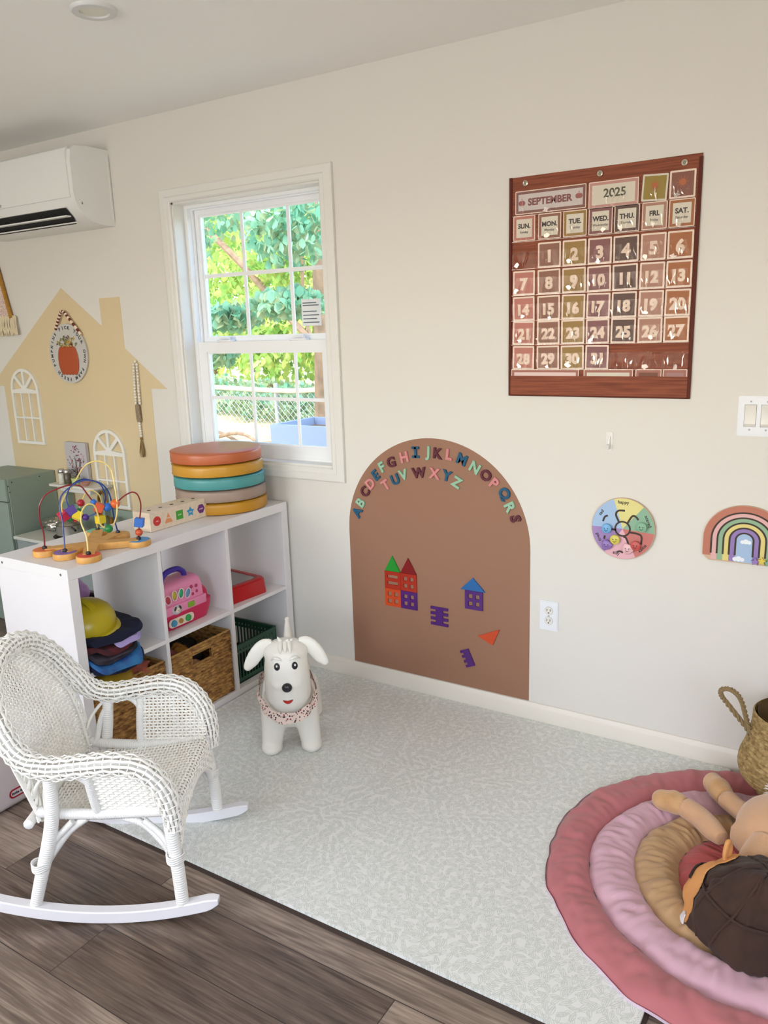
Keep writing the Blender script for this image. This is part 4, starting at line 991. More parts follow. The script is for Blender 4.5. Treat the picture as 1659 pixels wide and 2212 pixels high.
for i, (n_, c, pg) in enumerate((('red circle', '#c8312c', circ(0, 0, .0185, 28)), ('orange triangle', '#e09260', [(-.020, -.018), (.020, -.018), (0, .020)]), ('green square', '#3f9a30', rect(-.0175, -.0175, .0175, .0175)), ('blue star', '#3794c0', star), ('purple hexagon', '#6b2c7a', poly(6, .020, 0)))):
    mb = MB(); mb.ext([pg], 0, .0012, 0, BMx(y0_+.034+i*.058, (zb0+zb1)/2)); mb.text(['red', 'orange', 'green', 'blue', 'purple'][i], .008, .0012, .0015, 1, BMx(y0_+.034+i*.058, (zb0+zb1)/2), .0001)
    part(mb.build('shape_print', [mat('print '+n_, c, .5), mat('pale print', '#e8dcd0', .5)], bb, ang=0), n_)

# ------------------------------------------------------------------ bead maze
bz = thing('bead_maze', 'wooden bead maze with curved red, blue and yellow wires on the shelf top', 'bead maze', (-.29, -.92, SH))
discs = [('orange', '#d9713a', -.376, -1.051), ('purple', '#7d5fa0', -.278, -1.042), ('red', '#d24a3a', -.172, -1.029), ('blue', '#3f8fc6', -.170, -.817), ('green', '#5fbb98', -.425, -.790), ('natural', '#dcb478', -.315, -.788)]
bwm = mat('maze wood', '#cf9a52', .45, var=.12, vscale=8, stretch=(1, 6, 1))
pb = SH+.0005
mb = MB()
cen = Vector((-.285, -.925))
for n_, c, x, y in discs:
    mb.cyl((x, y, pb), (x, y, pb+.021), .041, 40, bev=.002)
def limb(a, b_, w0, w1):
    a = Vector(a); b_ = Vector(b_); t = (b_-a).normalized(); n = Vector((-t.y, t.x))
    mb.ext([[tuple(a+n*w0), tuple(a-n*w0), tuple(b_-n*w1), tuple(b_+n*w1)]], pb+.001, pb+.0200+.00012*len(mb.f)**.5)
for n_, c, x, y in discs: limb((x, y), cen, .019, .026)
mb.cyl((cen.x, cen.y, pb+.0007), (cen.x, cen.y, pb+.0203), .034, 30)
limb((-.278, -1.042), (-.315, -.788), .018, .018)
mb.build('wooden_base', bwm, bz, ang=40)
for n_, c, x, y in discs:
    if n_ != 'natural': mb = MB(); mb.ext([circ(x, y, .0375, 40)], pb+.0211, pb+.0222); part(mb.build('disc_top', mat('disc '+n_, c, .5, var=.08, vscale=10, stretch=(1, 6, 1)), bz, ang=0), n_+' painted disc')
    MB().lathe([(.0075, 0), (.0085, .004), (.007, .010), (.003, .012), (0, .012)], 16, 0, Matrix.Translation((x, y, pb+.0215))).build('wire_foot', mat('black cap', '#1c1a1c', .4), bz)
RED = [(-0.376, -1.051, 0.795), (-0.373, -1.049, 0.848), (-0.375, -1.055, 0.888), (-0.374, -1.055, 0.926), (-0.368, -1.05, 0.955), (-0.355, -1.034, 0.982), (-0.334, -1.009, 0.997), (-0.31, -0.979, 1.007), (-0.295, -0.96, 1.007), (-0.282, -0.944, 0.999), (-0.273, -0.934, 0.976), (-0.26, -0.919, 0.941), (-0.25, -0.907, 0.921), (-0.232, -0.886, 0.919), (-0.215, -0.865, 0.929), (-0.203, -0.849, 0.944), (-0.189, -0.833, 0.958), (-0.176, -0.817, 0.964), (-0.166, -0.805, 0.953), (-0.161, -0.8, 0.923), (-0.162, -0.803, 0.893), (-0.166, -0.81, 0.854), (-0.170, -0.817, 0.795)]
BLUE = [(-0.278, -1.042, 0.795), (-0.284, -1.035, 0.849), (-0.291, -1.028, 0.9), (-0.298, -1.027, 0.933), (-0.301, -1.022, 0.961), (-0.299, -1.011, 0.982), (-0.291, -0.991, 1.0), (-0.276, -0.959, 1.018), (-0.262, -0.929, 1.02), (-0.247, -0.898, 1.006), (-0.244, -0.883, 0.974), (-0.25, -0.879, 0.934), (-0.27, -0.894, 0.902), (-0.305, -0.925, 0.884), (-0.324, -0.943, 0.892), (-0.34, -0.955, 0.91), (-0.352, -0.959, 0.944), (-0.353, -0.955, 0.964), (-0.348, -0.936, 0.996), (-0.333, -0.903, 1.013), (-0.318, -0.873, 1.005), (-0.304, -0.844, 0.989), (-0.298, -0.824, 0.958), (-0.299, -0.814, 0.916), (-0.306, -0.805, 0.854), (-0.315, -0.788, 0.795)]
YEL = [(-0.172, -1.03, 0.795), (-0.185, -1.019, 0.845), (-0.196, -1.018, 0.872), (-0.206, -1.018, 0.897), (-0.211, -1.009, 0.926), (-0.21, -0.994, 0.946), (-0.204, -0.977, 0.952), (-0.2, -0.962, 0.941), (-0.203, -0.951, 0.909), (-0.208, -0.94, 0.87), (-0.201, -0.915, 0.852), (-0.196, -0.898, 0.862), (-0.196, -0.878, 0.897), (-0.205, -0.865, 0.947), (-0.218, -0.857, 0.995), (-0.232, -0.852, 1.041), (-0.251, -0.861, 1.069), (-0.274, -0.877, 1.078), (-0.304, -0.897, 1.067), (-0.327, -0.911, 1.038), (-0.355, -0.924, 0.994), (-0.387, -0.941, 0.952), (-0.403, -0.946, 0.918), (-0.409, -0.938, 0.882), (-0.404, -0.919, 0.867), (-0.397, -0.9, 0.863), (-0.396, -0.883, 0.89), (-0.396, -0.87, 0.916), (-0.393, -0.849, 0.946), (-0.386, -0.827, 0.955), (-0.379, -0.803, 0.935), (-0.382, -0.793, 0.904), (-0.397, -0.797, 0.869), (-0.411, -0.802, 0.836), (-0.425, -0.790, 0.795)]
for n_, c, p in (('dark red', '#7c1a20', RED), ('dark blue', '#173a80', BLUE), ('pale yellow', '#dcc67a', YEL)):
    mb = MB(); mb.tube(cr(p, 4), .0026, 8); part(mb.build('wire', mat('wire '+n_, c, .3), bz), n_+' wire')
def bead(w, i, kind, c, s=.0125, rot=0):
    p = Vector(w[i]); q = (Vector(w[min(i+1, len(w)-1)])-Vector(w[max(i-1, 0)])).normalized()
    M = Matrix.Translation(p) @ q.to_track_quat('Z', 'Y').to_matrix().to_4x4() @ Matrix.Rotation(rot, 4, 'Z')
    mb = MB()
    if kind == 's': mb.ball((0, 0, 0), s, 0, M, 20, 12)
    else: mb.box((-s, -s, -s), (s, s, s), 0, M, bev=.0012)
    mb.build('bead', mat('bead '+c, {'red': '#b01e2c', 'crimson': '#c42c4e', 'purple': '#4d2a86', 'yellow': '#dcc41e', 'green': '#1c7a3c', 'blue': '#2262b8', 'orange': '#d9622a', 'rust': '#c4522c', 'maroon': '#6e1c24'}[c], .35), bz)
for a in ((RED, 11, 's', 'blue', .011), (RED, 12, 'b', 'rust', .0155), (RED, 13, 's', 'blue', .0155), (RED, 14, 's', 'orange', .0165), (RED, 21, 'b', 'blue', .0155, .4), (BLUE, 14, 'b', 'yellow', .0145, .5), (BLUE, 15, 'b', 'purple', .0155, .6), (BLUE, 12, 's', 'maroon', .0135), (BLUE, 13, 's', 'purple', .0125), (YEL, 10, 's', 'green', .0145), (YEL, 23, 'b', 'crimson', .0155, .3), (YEL, 24, 's', 'green', .0125), (YEL, 25, 's', 'red', .012), (YEL, 26, 's', 'green', .010), (YEL, 27, 's', 'red', .0135)): bead(*a)
p_ = Vector(RED[22])
mb = MB(); mb.ball((-.168, -.8145, pb+.048), .0135, 0, None, 20, 12); mb.build('bead', mat('bead rust', '#c4522c'), bz)
mb = MB(); mb.box((-.258, -.925, .866), (-.231, -.898, .893), bev=.0012); mb.build('bead', mat('bead yellow', '#dcc41e'), bz)

# ------------------------------------------------------------------ play kitchen behind the shelf
sage = mat('sage paint', '#8b998a', .5); stg = mat('stove grey', '#8f9894', .45); wt = mat('worktop cream', '#c9cabf', .4); metal = mat('brushed steel', '#b9b6b0', .28, .95); blk = mat('black enamel', '#17161a', .4)
fr = thing('play_fridge', 'tall sage green wooden play fridge against the wall at the left edge', 'play fridge', (-1.98, -.15, 0))
MB().box((-2.20, -.285, 0), (-1.774, -.004, .796), bev=.002).build('body', sage, fr, ang=30)
MB().box((-2.20, -.302, .003), (-1.776, -.286, .672), bev=.002).build('lower_door', sage, fr, ang=30)
MB().box((-2.20, -.302, .677), (-1.776, -.286, .794), bev=.002).build('upper_door', sage, fr, ang=30)
mb = MB()
for y, z in ((-.262, .775), (-.285, .758), (-.280, .725), (-.10, .778)): mb.cyl((-1.7745, y, z), (-1.7725, y, z), .0035, 10)
mb.build('screw', mat('screw dark', '#2c2f2c', .5), fr)
kt = thing('play_kitchen', 'grey green wooden play kitchen with a cream worktop against the painted house', 'play kitchen', (-1.4, -.15, 0))
KL, KR, KF, KT = -1.745, -.985, -.315, .502
MB().box((KL+.012, KF+.012, 0), (KR-.01, -.004, KT-.018)).build('cabinet', stg, kt, ang=0)
MB().box((KL, KF, KT-.017), (KR, -.004, KT), bev=.003).build('worktop', wt, kt, ang=30)
MB().box((KL+.02, -.016, KT), (KR, -.004, .625)).build('backsplash', sage, kt, ang=0)
mb = MB(); mb.lathe([(.027, 0), (.027, .004), (.020, .006), (.019, .020), (.016, .024), (0, .024)], 28, 0, WM(-1.662, .425, -KF-.012)); mb.build('knob', metal, kt)
mb = MB()
for i in range(3): mb.cyl((-1.60+i*.018, KF+.0125, .445), (-1.60+i*.018, KF+.0105, .445), .0028, 10)
mb.box((-1.60, KF+.0105, .405), (-1.565, KF+.0125, .420))
mb.build('control_marks', blk, kt, ang=0)
M = Matrix.Translation((-1.47, -.17, KT))
mb = MB(); mb.lathe([(0, .0), (.082, .0), (.084, .004), (.078, .006), (.074, .003), (.0, .003)], 36, 0, M)
for r_ in (.05, .064): mb.tube([(r_*cos(a*PI/18), r_*sin(a*PI/18), .0055) for a in range(36)], .003, 6, 0, M, closed=True)
mb.build('burner', blk, kt)
mb = MB(); mb.box((-1.665, -.125, .738), (-1.305, -.004, .752), bev=.003); mb.box((-1.60, -.105, .712), (-1.36, -.004, .738), bev=.004); mb.build('upper_shelf', mat('shelf white', '#d6d2ca', .5), kt)
for x in (-1.63, -1.34): MB().box((x-.008, -.05, KT), (x+.008, -.018, .738)).build('shelf_post', sage, kt, ang=0)
brass = mat('brass', '#94702c', .3, .9)
mb = MB(); mb.tube(cr([(-1.30, -.10, KT), (-1.30, -.10, .62), (-1.295, -.105, .70), (-1.27, -.11, .735), (-1.235, -.12, .735), (-1.215, -.125, .70), (-1.212, -.125, .665)], 6), .008, 10)
mb.cyl((-1.245, -.08, KT), (-1.245, -.08, .60), .016, 14); mb.tube([(-1.245, -.08, .575), (-1.19, -.10, .60)], .006, 8); mb.tube([(-1.245, -.08, .575), (-1.29, -.07, .60)], .006, 8); mb.build('faucet', brass, kt)
# things on the kitchen
pt = thing('toy_pot', 'small steel toy pot with a lid on the black burner', 'pot', (-1.47, -.17, KT+.006))
M = Matrix.Translation((-1.47, -.17, KT+.0085))
MB().lathe([(0, 0), (.062, 0), (.066, .004), (.066, .052), (.069, .054), (.066, .055)], 36, 0, M).build('pot_body', metal, pt)
MB().lathe([(.0665, .056), (.050, .064), (.010, .069), (.006, .076), (.010, .084), (0, .086)], 36, 0, M).build('lid', metal, pt)
mb = MB(); mb.tube(cr([(.06, -.03, .045), (.10, -.05, .05), (.15, -.075, .052)], 5), .006, 8, 0, M); mb.build('pot_handle', blk, pt)
mb = MB(); cloth(mb, (-1.655, -.13, KT+.034), (.075, .045, .032), 31, 0, 60, .3); tag(mb.build('foil_packet', mat('crinkled foil', '#c9c2b8', .22, .9, bump=1, bscale=60), ang=180), 'crinkled silver foil packet on the play stove', 'foil packet')
cv = thing('flower_canvas', 'small canvas picture of pink wildflowers behind the salt and pepper shakers', 'picture', (-1.54, -.02, .752))
MB().box((-1.632, -.024, .753), (-1.463, -.006, .962)).build('canvas', mat('canvas grey', '#b9b4b4', .8), cv, ang=0)
mb = MB(); r2 = random.Random(11)
for i in range(120):
    t_ = r2.random(); x = -1.548+(r2.uniform(-1, 1))*(.018+.055*math.sin(PI*min(1, t_*1.1))); z = .80+.145*t_; s_ = r2.uniform(.0018, .0045)
    mb.ext([circ(0, 0, s_, 7)], 0, .0005, r2.choice((0, 0, 1, 2, 3)), WM(x, z, .0243+i*.00001))
for i in range(14): x = -1.548+r2.uniform(-.05, .05); mb.tube([(-1.548+.2*(x+1.548), -.0243, .775), (x, -.0246, .84+.05*r2.random())], .0008, 4, 4)
mb.build('flowers', [mat('petal rose', '#a14a56', .7), mat('petal pink', '#c88a90', .7), mat('petal maroon', '#5b2430', .7), mat('leaf grey', '#6d6a62', .7), mat('stem green', '#4d5040', .7)], cv, ang=0)
for x, m_, lab in ((-1.60, 'white', 'salt shaker filled with white grains'), (-1.555, 'pepper', 'pepper shaker filled with dark grains')):
    t = thing('spice_shaker', 'glass %s with a steel lid on the small kitchen shelf' % lab, 'spice shaker', (x, -.085, .753))
    M = Matrix.Translation((x, -.085, .7525))
    MB().lathe([(0, 0), (.018, 0), (.019, .003), (.019, .052), (.016, .056)], 20, 0, M).build('jar', mat('shaker '+m_, '#cdc9b8' if m_ == 'white' else '#544b38', .3, vscale=200, var=.3), t)
    MB().lathe([(.0175, .055), (.0185, .057), (.0185, .068), (.014, .076), (0, .079)], 20, 0, M).build('lid', metal, t)
pp_ = thing('potted_plant', 'tiny dark green plant in a lime pot on the small kitchen shelf', 'potted plant', (-1.49, -.085, .753))
MB().lathe([(0, 0), (.017, 0), (.023, .036), (.021, .036), (.018, .030), (0, .030)], 20, 0, Matrix.Translation((-1.49, -.085, .7525))).build('pot', mat('lime pot', '#b8c47c', .5), pp_)
mb = MB()
for i in range(46):
    a = i*2.4; r_ = .006+.018*(i % 6)/6; z = .79+.045*((i*7) % 11)/11
    mb.ext([[(-.004, 0), (0, -.0025), (.010, 0), (0, .0025)]], 0, .0006, 0, Matrix.Translation((-1.49+r_*cos(a), -.085+r_*sin(a), z)) @ Matrix.Rotation(a, 4, 'Z') @ Matrix.Rotation(-.8+.3*(i % 4), 4, 'Y'))
mb.build('leaves', mat('dark leaf', '#232a1e', .6), pp_, ang=0)
mb = MB(); mb.lathe([(0, 0), (.014, 0), (.026, .014), (.027, .022), (.024, .022), (.012, .006), (0, .005)], 24, 0, Matrix.Translation((-1.415, -.085, .7525))); tag(mb.build('small_bowl', mat('terracotta pink', '#b08070', .6)), 'small terracotta pink bowl at the right end of the small kitchen shelf', 'bowl')

# ------------------------------------------------------------------ bin with blankets behind the shelf, toy at lower left
bn = thing('storage_bin', 'grey storage bin seen through the open back of the near shelf compartment', 'storage bin', (-.74, -.86, 0))
gb = mat('bin grey', '#77747c', .6)
mb = MB(); mb.ext([rrect(-.80, -.94, -.56, -.66, .03), rrect(-.79, -.93, -.57, -.67, .025)], 0, .46); mb.ext([rrect(-.79, -.93, -.57, -.67, .025)], .002, .01); mb.build('bin_body', gb, bn, ang=30)
mb = MB(); mb.ext([rrect(-.81, -.95, -.55, -.65, .03), rrect(-.79, -.93, -.57, -.67, .025)], .455, .47); mb.build('bin_rim', gb, bn, ang=30)
lump('lilac_blanket', 'soft lilac fleece blanket heaped on the grey storage bin behind the shelf', 'blanket', (-.68, -.81, .50), (.09, .11, .070), 41, mat('lilac fleece', '#ab7fb4', .95, sheen=.3), amp=.22)
lump('white_cloth', 'white crumpled cloth behind the yellow hard hat', 'cloth', (-.595, -.92, .475), (.03, .06, .05), 43, mat('white cotton', '#cfc9d4', .9), amp=.25)
tb = thing('plastic_toy_box', 'white plastic play box with a red oval badge at the lower left edge', 'toy box', (-.42, -1.42, 0))
wp = mat('white toy plastic', '#ddd3d6', .4)
mb = MB(); mb.box((-.62, -1.72, 0), (-.262, -1.245, .30), bev=.028, seg=4); mb.build('box_body', wp, tb, ang=50)
M = Matrix.Translation((-.2618, -1.334, .052)) @ Matrix.Rotation(PI/2, 4, 'Z') @ WB @ Matrix.Scale(.72, 4)
mb = MB(); mb.ext([rrect(-.052, -.022, .052, .022, .0215, 8), rrect(-.044, -.0145, .044, .0145, .0142, 8)], 0, .0015, 0, M); mb.ext([rrect(-.044, -.0145, .044, .0145, .0142, 8)], 0, .0010, 1, M)
mb.text('little tikes', .0165, .001, .0016, 2, M, .0006, fit=.078); mb.build('badge', [mat('badge red', '#a8202c', .4), mat('badge white', '#dcd2d6', .4), mat('badge ink', '#1f1a24', .5)], tb, ang=0)
lump('pink_plush', 'pale pink plush toy lying beside the near end of the shelf at the left edge', 'soft toy', (-.56, -1.26, .36), (.075, .10, .065), 51, mat('pink plush', '#d69aa4', .95, sheen=.3), amp=.12)
lump('plum_cloth', 'dark plum cloth under the pink plush toy', 'cloth', (-.46, -1.30, .325), (.12, .12, .03), 53, mat('plum cloth', '#2c1636', .95), amp=.2)
# ------------------------------------------------------------------ wicker rocking chair (local frame: x forward, y left, z up)
fwd = Vector((.8562, .5166, 0)); lft = Vector((-.5166, .8562, 0))
CO = Vector((.263, -1.640, 0))+lft*.206
ch = thing('wicker_rocking_chair', 'small white wicker childrens rocking chair standing half on the mat', 'rocking chair', M=Matrix.Translation(CO) @ Matrix.Rotation(math.atan2(.5166, .8562), 4, 'Z'))
wk = mat('white wicker', '#f8f6ef', .45, var=.05, vscale=30); wr = mat('white paint cane', '#ebeae6', .4); rkm = mat('white painted wood', '#e6e6ea', .3)
def cb(mb, name, m_=wk, ang=60, par=None): return mb.build(name, m_, par or ch, ang=ang, local=True)
def wrapped(mb, pts, r, n=10, pitch=.0065, n_cr=10):
    P = cr(pts, n_cr) if len(pts) > 2 else [Vector(pts[0]).lerp(Vector(pts[1]), i/20) for i in range(21)]
    L = [0]
    for a, b_ in zip(P, P[1:]): L.append(L[-1]+(b_-a).length)
    tot = L[-1]; k = max(6, int(tot/pitch*3)); Q = []; R = []; j = 0
    for i in range(k+1):
        s = tot*i/k
        while j < len(L)-2 and L[j+1] < s: j += 1
        q = (s-L[j])/max(1e-9, L[j+1]-L[j]); Q.append(P[j].lerp(P[j+1], q)); rr = r(i/k) if callable(r) else r
        R.append(rr*(1+.055*(1 if i % 3 == 1 else (-1 if i % 3 == 0 else .3))))
    mb.tube(Q, R, n)
def strand_weave(mb, S, rows, du_pts, r, amp, rib_r, rib_n, rows_ext, closed=False, nseg=4, flat=1.0):
    """S(u,v)->(p,n). rows: list of v for the weavers; ribs at k*du_pts; rows_ext(v)->(u0,u1)"""
    for j, v in enumerate(rows):
        u0, u1 = rows_ext(v); k0 = math.ceil(u0/du_pts-1e-6); k1 = math.floor(u1/du_pts+1e-6)
        us = [u0]
        for k in range(k0, k1+1):
            us += [k*du_pts] if k == k1 else [k*du_pts, (k+.5)*du_pts]
        us.append(u1); P = []; Nn = []
        for u in us:
            p, n = S(min(max(u, u0), u1), v); q = u/du_pts
            P.append(p+n*(amp*cos(PI*(q+j)))); Nn.append(n)
        Q = [P[0]]; N2 = [Nn[0]]
        for p, n in zip(P[1:], Nn[1:]):
            if (p-Q[-1]).length > 1e-5: Q.append(p); N2.append(n)
        if len(Q) > 2: mb.tube(Q, r, nseg, nrm=N2, cap=False, flat=flat)
def nrm_of(S0, u, v, e=1e-3):
    a = S0(u+e, v)-S0(u-e, v); b_ = S0(u, v+e)-S0(u, v-e); return a.cross(b_).normalized()
half = [(.392, .205, .270), (.386, .211, .340), (.366, .217, .405), (.322, .223, .452), (.26, .226, .466), (.18, .220, .458), (.10, .214, .450), (.035, .211, .468), (-.015, .200, .530), (-.055, .165, .610), (-.080, .095, .668), (-.088, .0, .688)]
ctl = [(x, -y, z) for x, y, z in half]+[(x, y, z) for x, y, z in half[::-1][1:]]
RP = cr(ctl, 24)
Ls = [0]
for a, b_ in zip(RP, RP[1:]): Ls.append(Ls[-1]+(b_-a).length)
TOT = Ls[-1]
def rp_at(s):
    s = max(0, min(1, s))*TOT; lo, hi = 0, len(Ls)-1
    while hi-lo > 1:
        m = (lo+hi)//2
        if Ls[m] <= s: lo = m
        else: hi = m
    q = (s-Ls[lo])/max(1e-9, Ls[hi]-Ls[lo]); return RP[lo].lerp(RP[hi], q)
def frame_at(s):
    p = rp_at(s); t = (rp_at(s+.004)-rp_at(s-.004)).normalized()
    # outward direction: away from the middle of the seat
    o = p-Vector((.17, 0, .33)); u = (o-t*o.dot(t)).normalized(); return p, u, t.cross(u)
nrib = 92; nw = 14
def Sroll(s, v):
    p, a, b_ = frame_at(s); an = 2*PI*v; n = a*cos(an)+b_*sin(an)
    rr = .0280*(1-.30*max(0, 1-min(s, 1-s)/.05)); return p+n*rr, n
mb = MB()
rows = [(i+.5)/nw for i in range(nw)]
strand_weave(mb, Sroll, rows, 1/nrib, .0039, .0031, 0, 0, lambda v: (0, 1), nseg=6, flat=.55)
for k in range(nrib+1):
    s = k/nrib; mb.tube([Sroll(s, i/14)[0] for i in range(14)], .0016, 4, closed=True)
cb(mb, 'rolled_arm_and_back_rim', wk, 60)
mb = MB(); mb.tube([rp_at(i/160) for i in range(161)], .0115, 8); cb(mb, 'inner_cane', wr)
# back panel
def hw(z):
    t = [(.280, .165), (.40, .180), (.47, .184), (.54, .166), (.60, .134), (.64, .095), (.668, .03)]
    for (a, x), (b_, y) in zip(t, t[1:]):
        if z <= b_: q = (z-a)/(b_-a); return x+(y-x)*max(0, q)
    return .02
def Sb0(y, z): return Vector((.036-.122*((z-.28)/.40)**1.25-.030*max(0, 1-(y/.2)**2), y, z))
def Sb(y, z): return Sb0(y, max(z, .281)), -nrm_of(Sb0, y, max(z, .2825))*-1
mb = MB(); zs = [.286+i*.0097 for i in range(40)]
strand_weave(mb, Sb, zs, .0135, .0038, .0028, 0, 0, lambda z: (-hw(z), hw(z)), nseg=4)
y = -.18
for k in range(-14, 15):
    y = k*.0135; ztop = max([z for z in [.28+.004*i for i in range(98)] if hw(z) > abs(y)], default=.3)
    mb.tube([Sb0(y, .281+(ztop-.281)*i/30) for i in range(31)], .0028, 5)
cb(mb, 'back_panel', wk)
# braid between panel and rim
mb = MB()
br_ = cr([(Sb0(sg*hw(z)*.985, z)+Vector((.010, 0, 0))) for sg, zz in ((-1, (.30, .38, .46, .52, .57, .61, .64, .66)), (1, (.66, .64, .61, .57, .52, .46, .38, .30))) for z in zz], 14)
for ph in (0, PI):
    Q = []
    for i, p in enumerate(br_):
        a = i*.75+ph; Q.append(p+Vector((.004*cos(a), .008*sin(a)*.8, .008*sin(a))))
    mb.tube(Q, .0040, 5)
for off in (.018, .026): mb.tube([p+(p-Vector((0, 0, .45))).normalized()*off*Vector((0, 1, 1)).length*.7+Vector((-.002, 0, 0)) for p in br_], .0038, 5)
mb.tube([p-(p-Vector((p.x, 0, .45))).normalized()*.012+Vector((.001, 0, 0)) for p in br_], .0034, 5)
cb(mb, 'back_braid', wk)
# arm panels
for sg, nm in ((-1, 'arm_panel'), (1, 'arm_panel')):
    def Sa0(x, z): return Vector((x, sg*(.170+.044*((z-.29)/.15)), z))
    def Sa(x, z): return Sa0(x, z), Vector((0, sg, 0))
    mb = MB()
    strand_weave(mb, Sa, [.296+i*.0085 for i in range(17)], .0125, .0038, .0034, 0, 0, lambda z: (.186, .384-.022*max(0, (z-.36)/.08)), nseg=4)
    for k in range(15, 31): mb.tube([Sa0(k*.0125, .285), Sa0(k*.0125, .446)], .0026, 5)
    cb(mb, nm, wk)
    mb = MB(); wrapped(mb, [(.186, sg*.168, .285), (.186, sg*.188, .35), (.180, sg*.206, .405), (.145, sg*.214, .432), (.105, sg*.210, .428), (.070, sg*.196, .385), (.052, sg*.174, .31)], .0085)
    wrapped(mb, [(.186, sg*.170, .28), (.184, sg*.192, .36), (.186, sg*.212, .43)], .012)
    cb(mb, 'arm_post', wr)
    mb = MB(); mb.tube(cr([(.110, sg*.214, .436), (.075, sg*.208, .425), (.040, sg*.190, .385), (.024, sg*.176, .345)], 6), .005, 6); cb(mb, 'arm_cane', wk)
# seat
def seat0(x, y): return Vector((x, y, .272+.040*min(1, x/.36)-.014*(1-(y/.19)**2)*(1-abs(2*x/.39-1)**2)))
def skirt_b(y): return .168+.105*(max(0, 1-(y/.185)**2))**.6
def Sst(y, t):      # t: 0 at the back, x along seat, then down the skirt
    if t < .372: p = seat0(t, y); n = Vector((0, 0, 1)); 
    elif t < .400:
        a = (t-.372)/.028*PI/2; p = Vector((.372+.018*sin(a), y, seat0(.372, y).z-.018*(1-cos(a)))); n = Vector((sin(a), 0, cos(a)))
    else: p = Vector((.390+.004*sin((t-.4)*30), y, seat0(.372, y).z-.018-(t-.400))); n = Vector((1, 0, 0))
    return p, n
mb = MB()
rows = [.012+.0106*i for i in range(50)]
def ext_seat(t):
    if t < .4: return (-.172, .172)
    z = seat0(.372, 0).z-.018-(t-.4)
    return (-.196, .196)
for j, t in enumerate(rows):
    z = Sst(.19, t)[0].z
    if t <= .4: spans = [(-.172, .172)]
    else:
        # visible only where the apron is lower than this row
        yy = [k*.004 for k in range(50)]; inn = [y for y in yy if skirt_b(y) < z]
        y0_ = inn[0] if inn else 1
        if y0_ == 0: spans = [(-.172-.10*(t-.4), .172+.10*(t-.4))]
        elif y0_ < .18: spans = [(-.172-.14*(t-.4), -y0_), (y0_, .172+.14*(t-.4))]
        else: spans = []
    for s in spans: strand_weave(mb, lambda u, v: Sst(u, v), [t], .0145, .0031, .0034*(1 if j % 2 else -1), 0, 0, lambda v, s=s: s, nseg=4)
for k in range(-12, 13):
    y = k*.0143; zb_ = skirt_b(y); tmax = .4+max(0, seat0(.372, y).z-.018-zb_)
    P = [Sst(y, tmax*i/46)[0] for i in range(47)]; mb.tube(P, .0023, 4)
cb(mb, 'woven_seat', wk)
mb = MB()
P = [Vector((.391, y_/100, skirt_b(y_/100))) for y_ in range(-18, 19)]; wrapped(mb, P, .0055, n_cr=2)
cb(mb, 'apron_edge', wk)
mb = MB()
for sg in (-1, 1): wrapped(mb, [(.03, sg*.180, .308), (.08, sg*.178, .300), (.19, sg*.176, .295), (.31, sg*.178, .300), (.372, sg*.184, .306)], .0140)
wrapped(mb, [(.010, -.2, .282), (.004, 0, .276), (.010, .2, .282)], .013); wrapped(mb, [(.375, -.2, .285), (.378, 0, .280), (.375, .2, .285)], .013)
cb(mb, 'seat_rail', wr)
# legs, braces
def side_ties(mb, sg, x, z):
    for q in range(4): mb.tube([(x+.022*cos(a*PI/8), sg*.200+.021*sin(a*PI/8), z+q*.006+.002*sin(a)) for a in range(16)], .0028, 5, closed=True)
for sg in (-1, 1):
    mb = MB(); wrapped(mb, [(.002, sg*.206, .048), (.026, sg*.203, .13), (.062, sg*.196, .25), (.080, sg*.200, .35), (.086, sg*.210, .425)], lambda t: .0185-.003*abs(2*t-1)); cb(mb, 'rear_leg', wr)
    mb = MB(); wrapped(mb, [(.392, sg*.208, .046), (.388, sg*.204, .14), (.380, sg*.198, .24), (.376, sg*.197, .315)], lambda t: .0185-.002*(1-t)); cb(mb, 'front_leg', wr)
    mb = MB()
    wrapped(mb, [(.032, sg*.190, .150), (.062, sg*.186, .195), (.105, sg*.178, .248), (.155, sg*.174, .285)], .010)
    wrapped(mb, [(.030, sg*.200, .165), (.066, sg*.192, .225), (.12, sg*.184, .280)], .009)
    side_ties(mb, sg, .028, .155); cb(mb, 'side_brace', wr); mb = MB()
    wrapped(mb, [(.378, sg*.190, .165), (.350, sg*.186, .215), (.305, sg*.178, .262), (.25, sg*.174, .285)], .010)
    wrapped(mb, [(.380, sg*.200, .182), (.352, sg*.192, .238), (.305, sg*.184, .280)], .009)
    side_ties(mb, sg, .383, .172)
    cb(mb, 'side_brace', wr)
mb = MB(); wrapped(mb, [(.384, -.19, .165), (.384, -.15, .222), (.384, -.08, .258), (.384, 0, .268), (.384, .08, .258), (.384, .15, .222), (.384, .19, .165)], .0095); cb(mb, 'front_brace', wr)
mb = MB(); wrapped(mb, [(.036, -.19, .155), (.03, -.15, .212), (.02, -.08, .248), (.015, 0, .258), (.02, .08, .248), (.03, .15, .212), (.036, .19, .155)], .0095); cb(mb, 'rear_brace', wr)
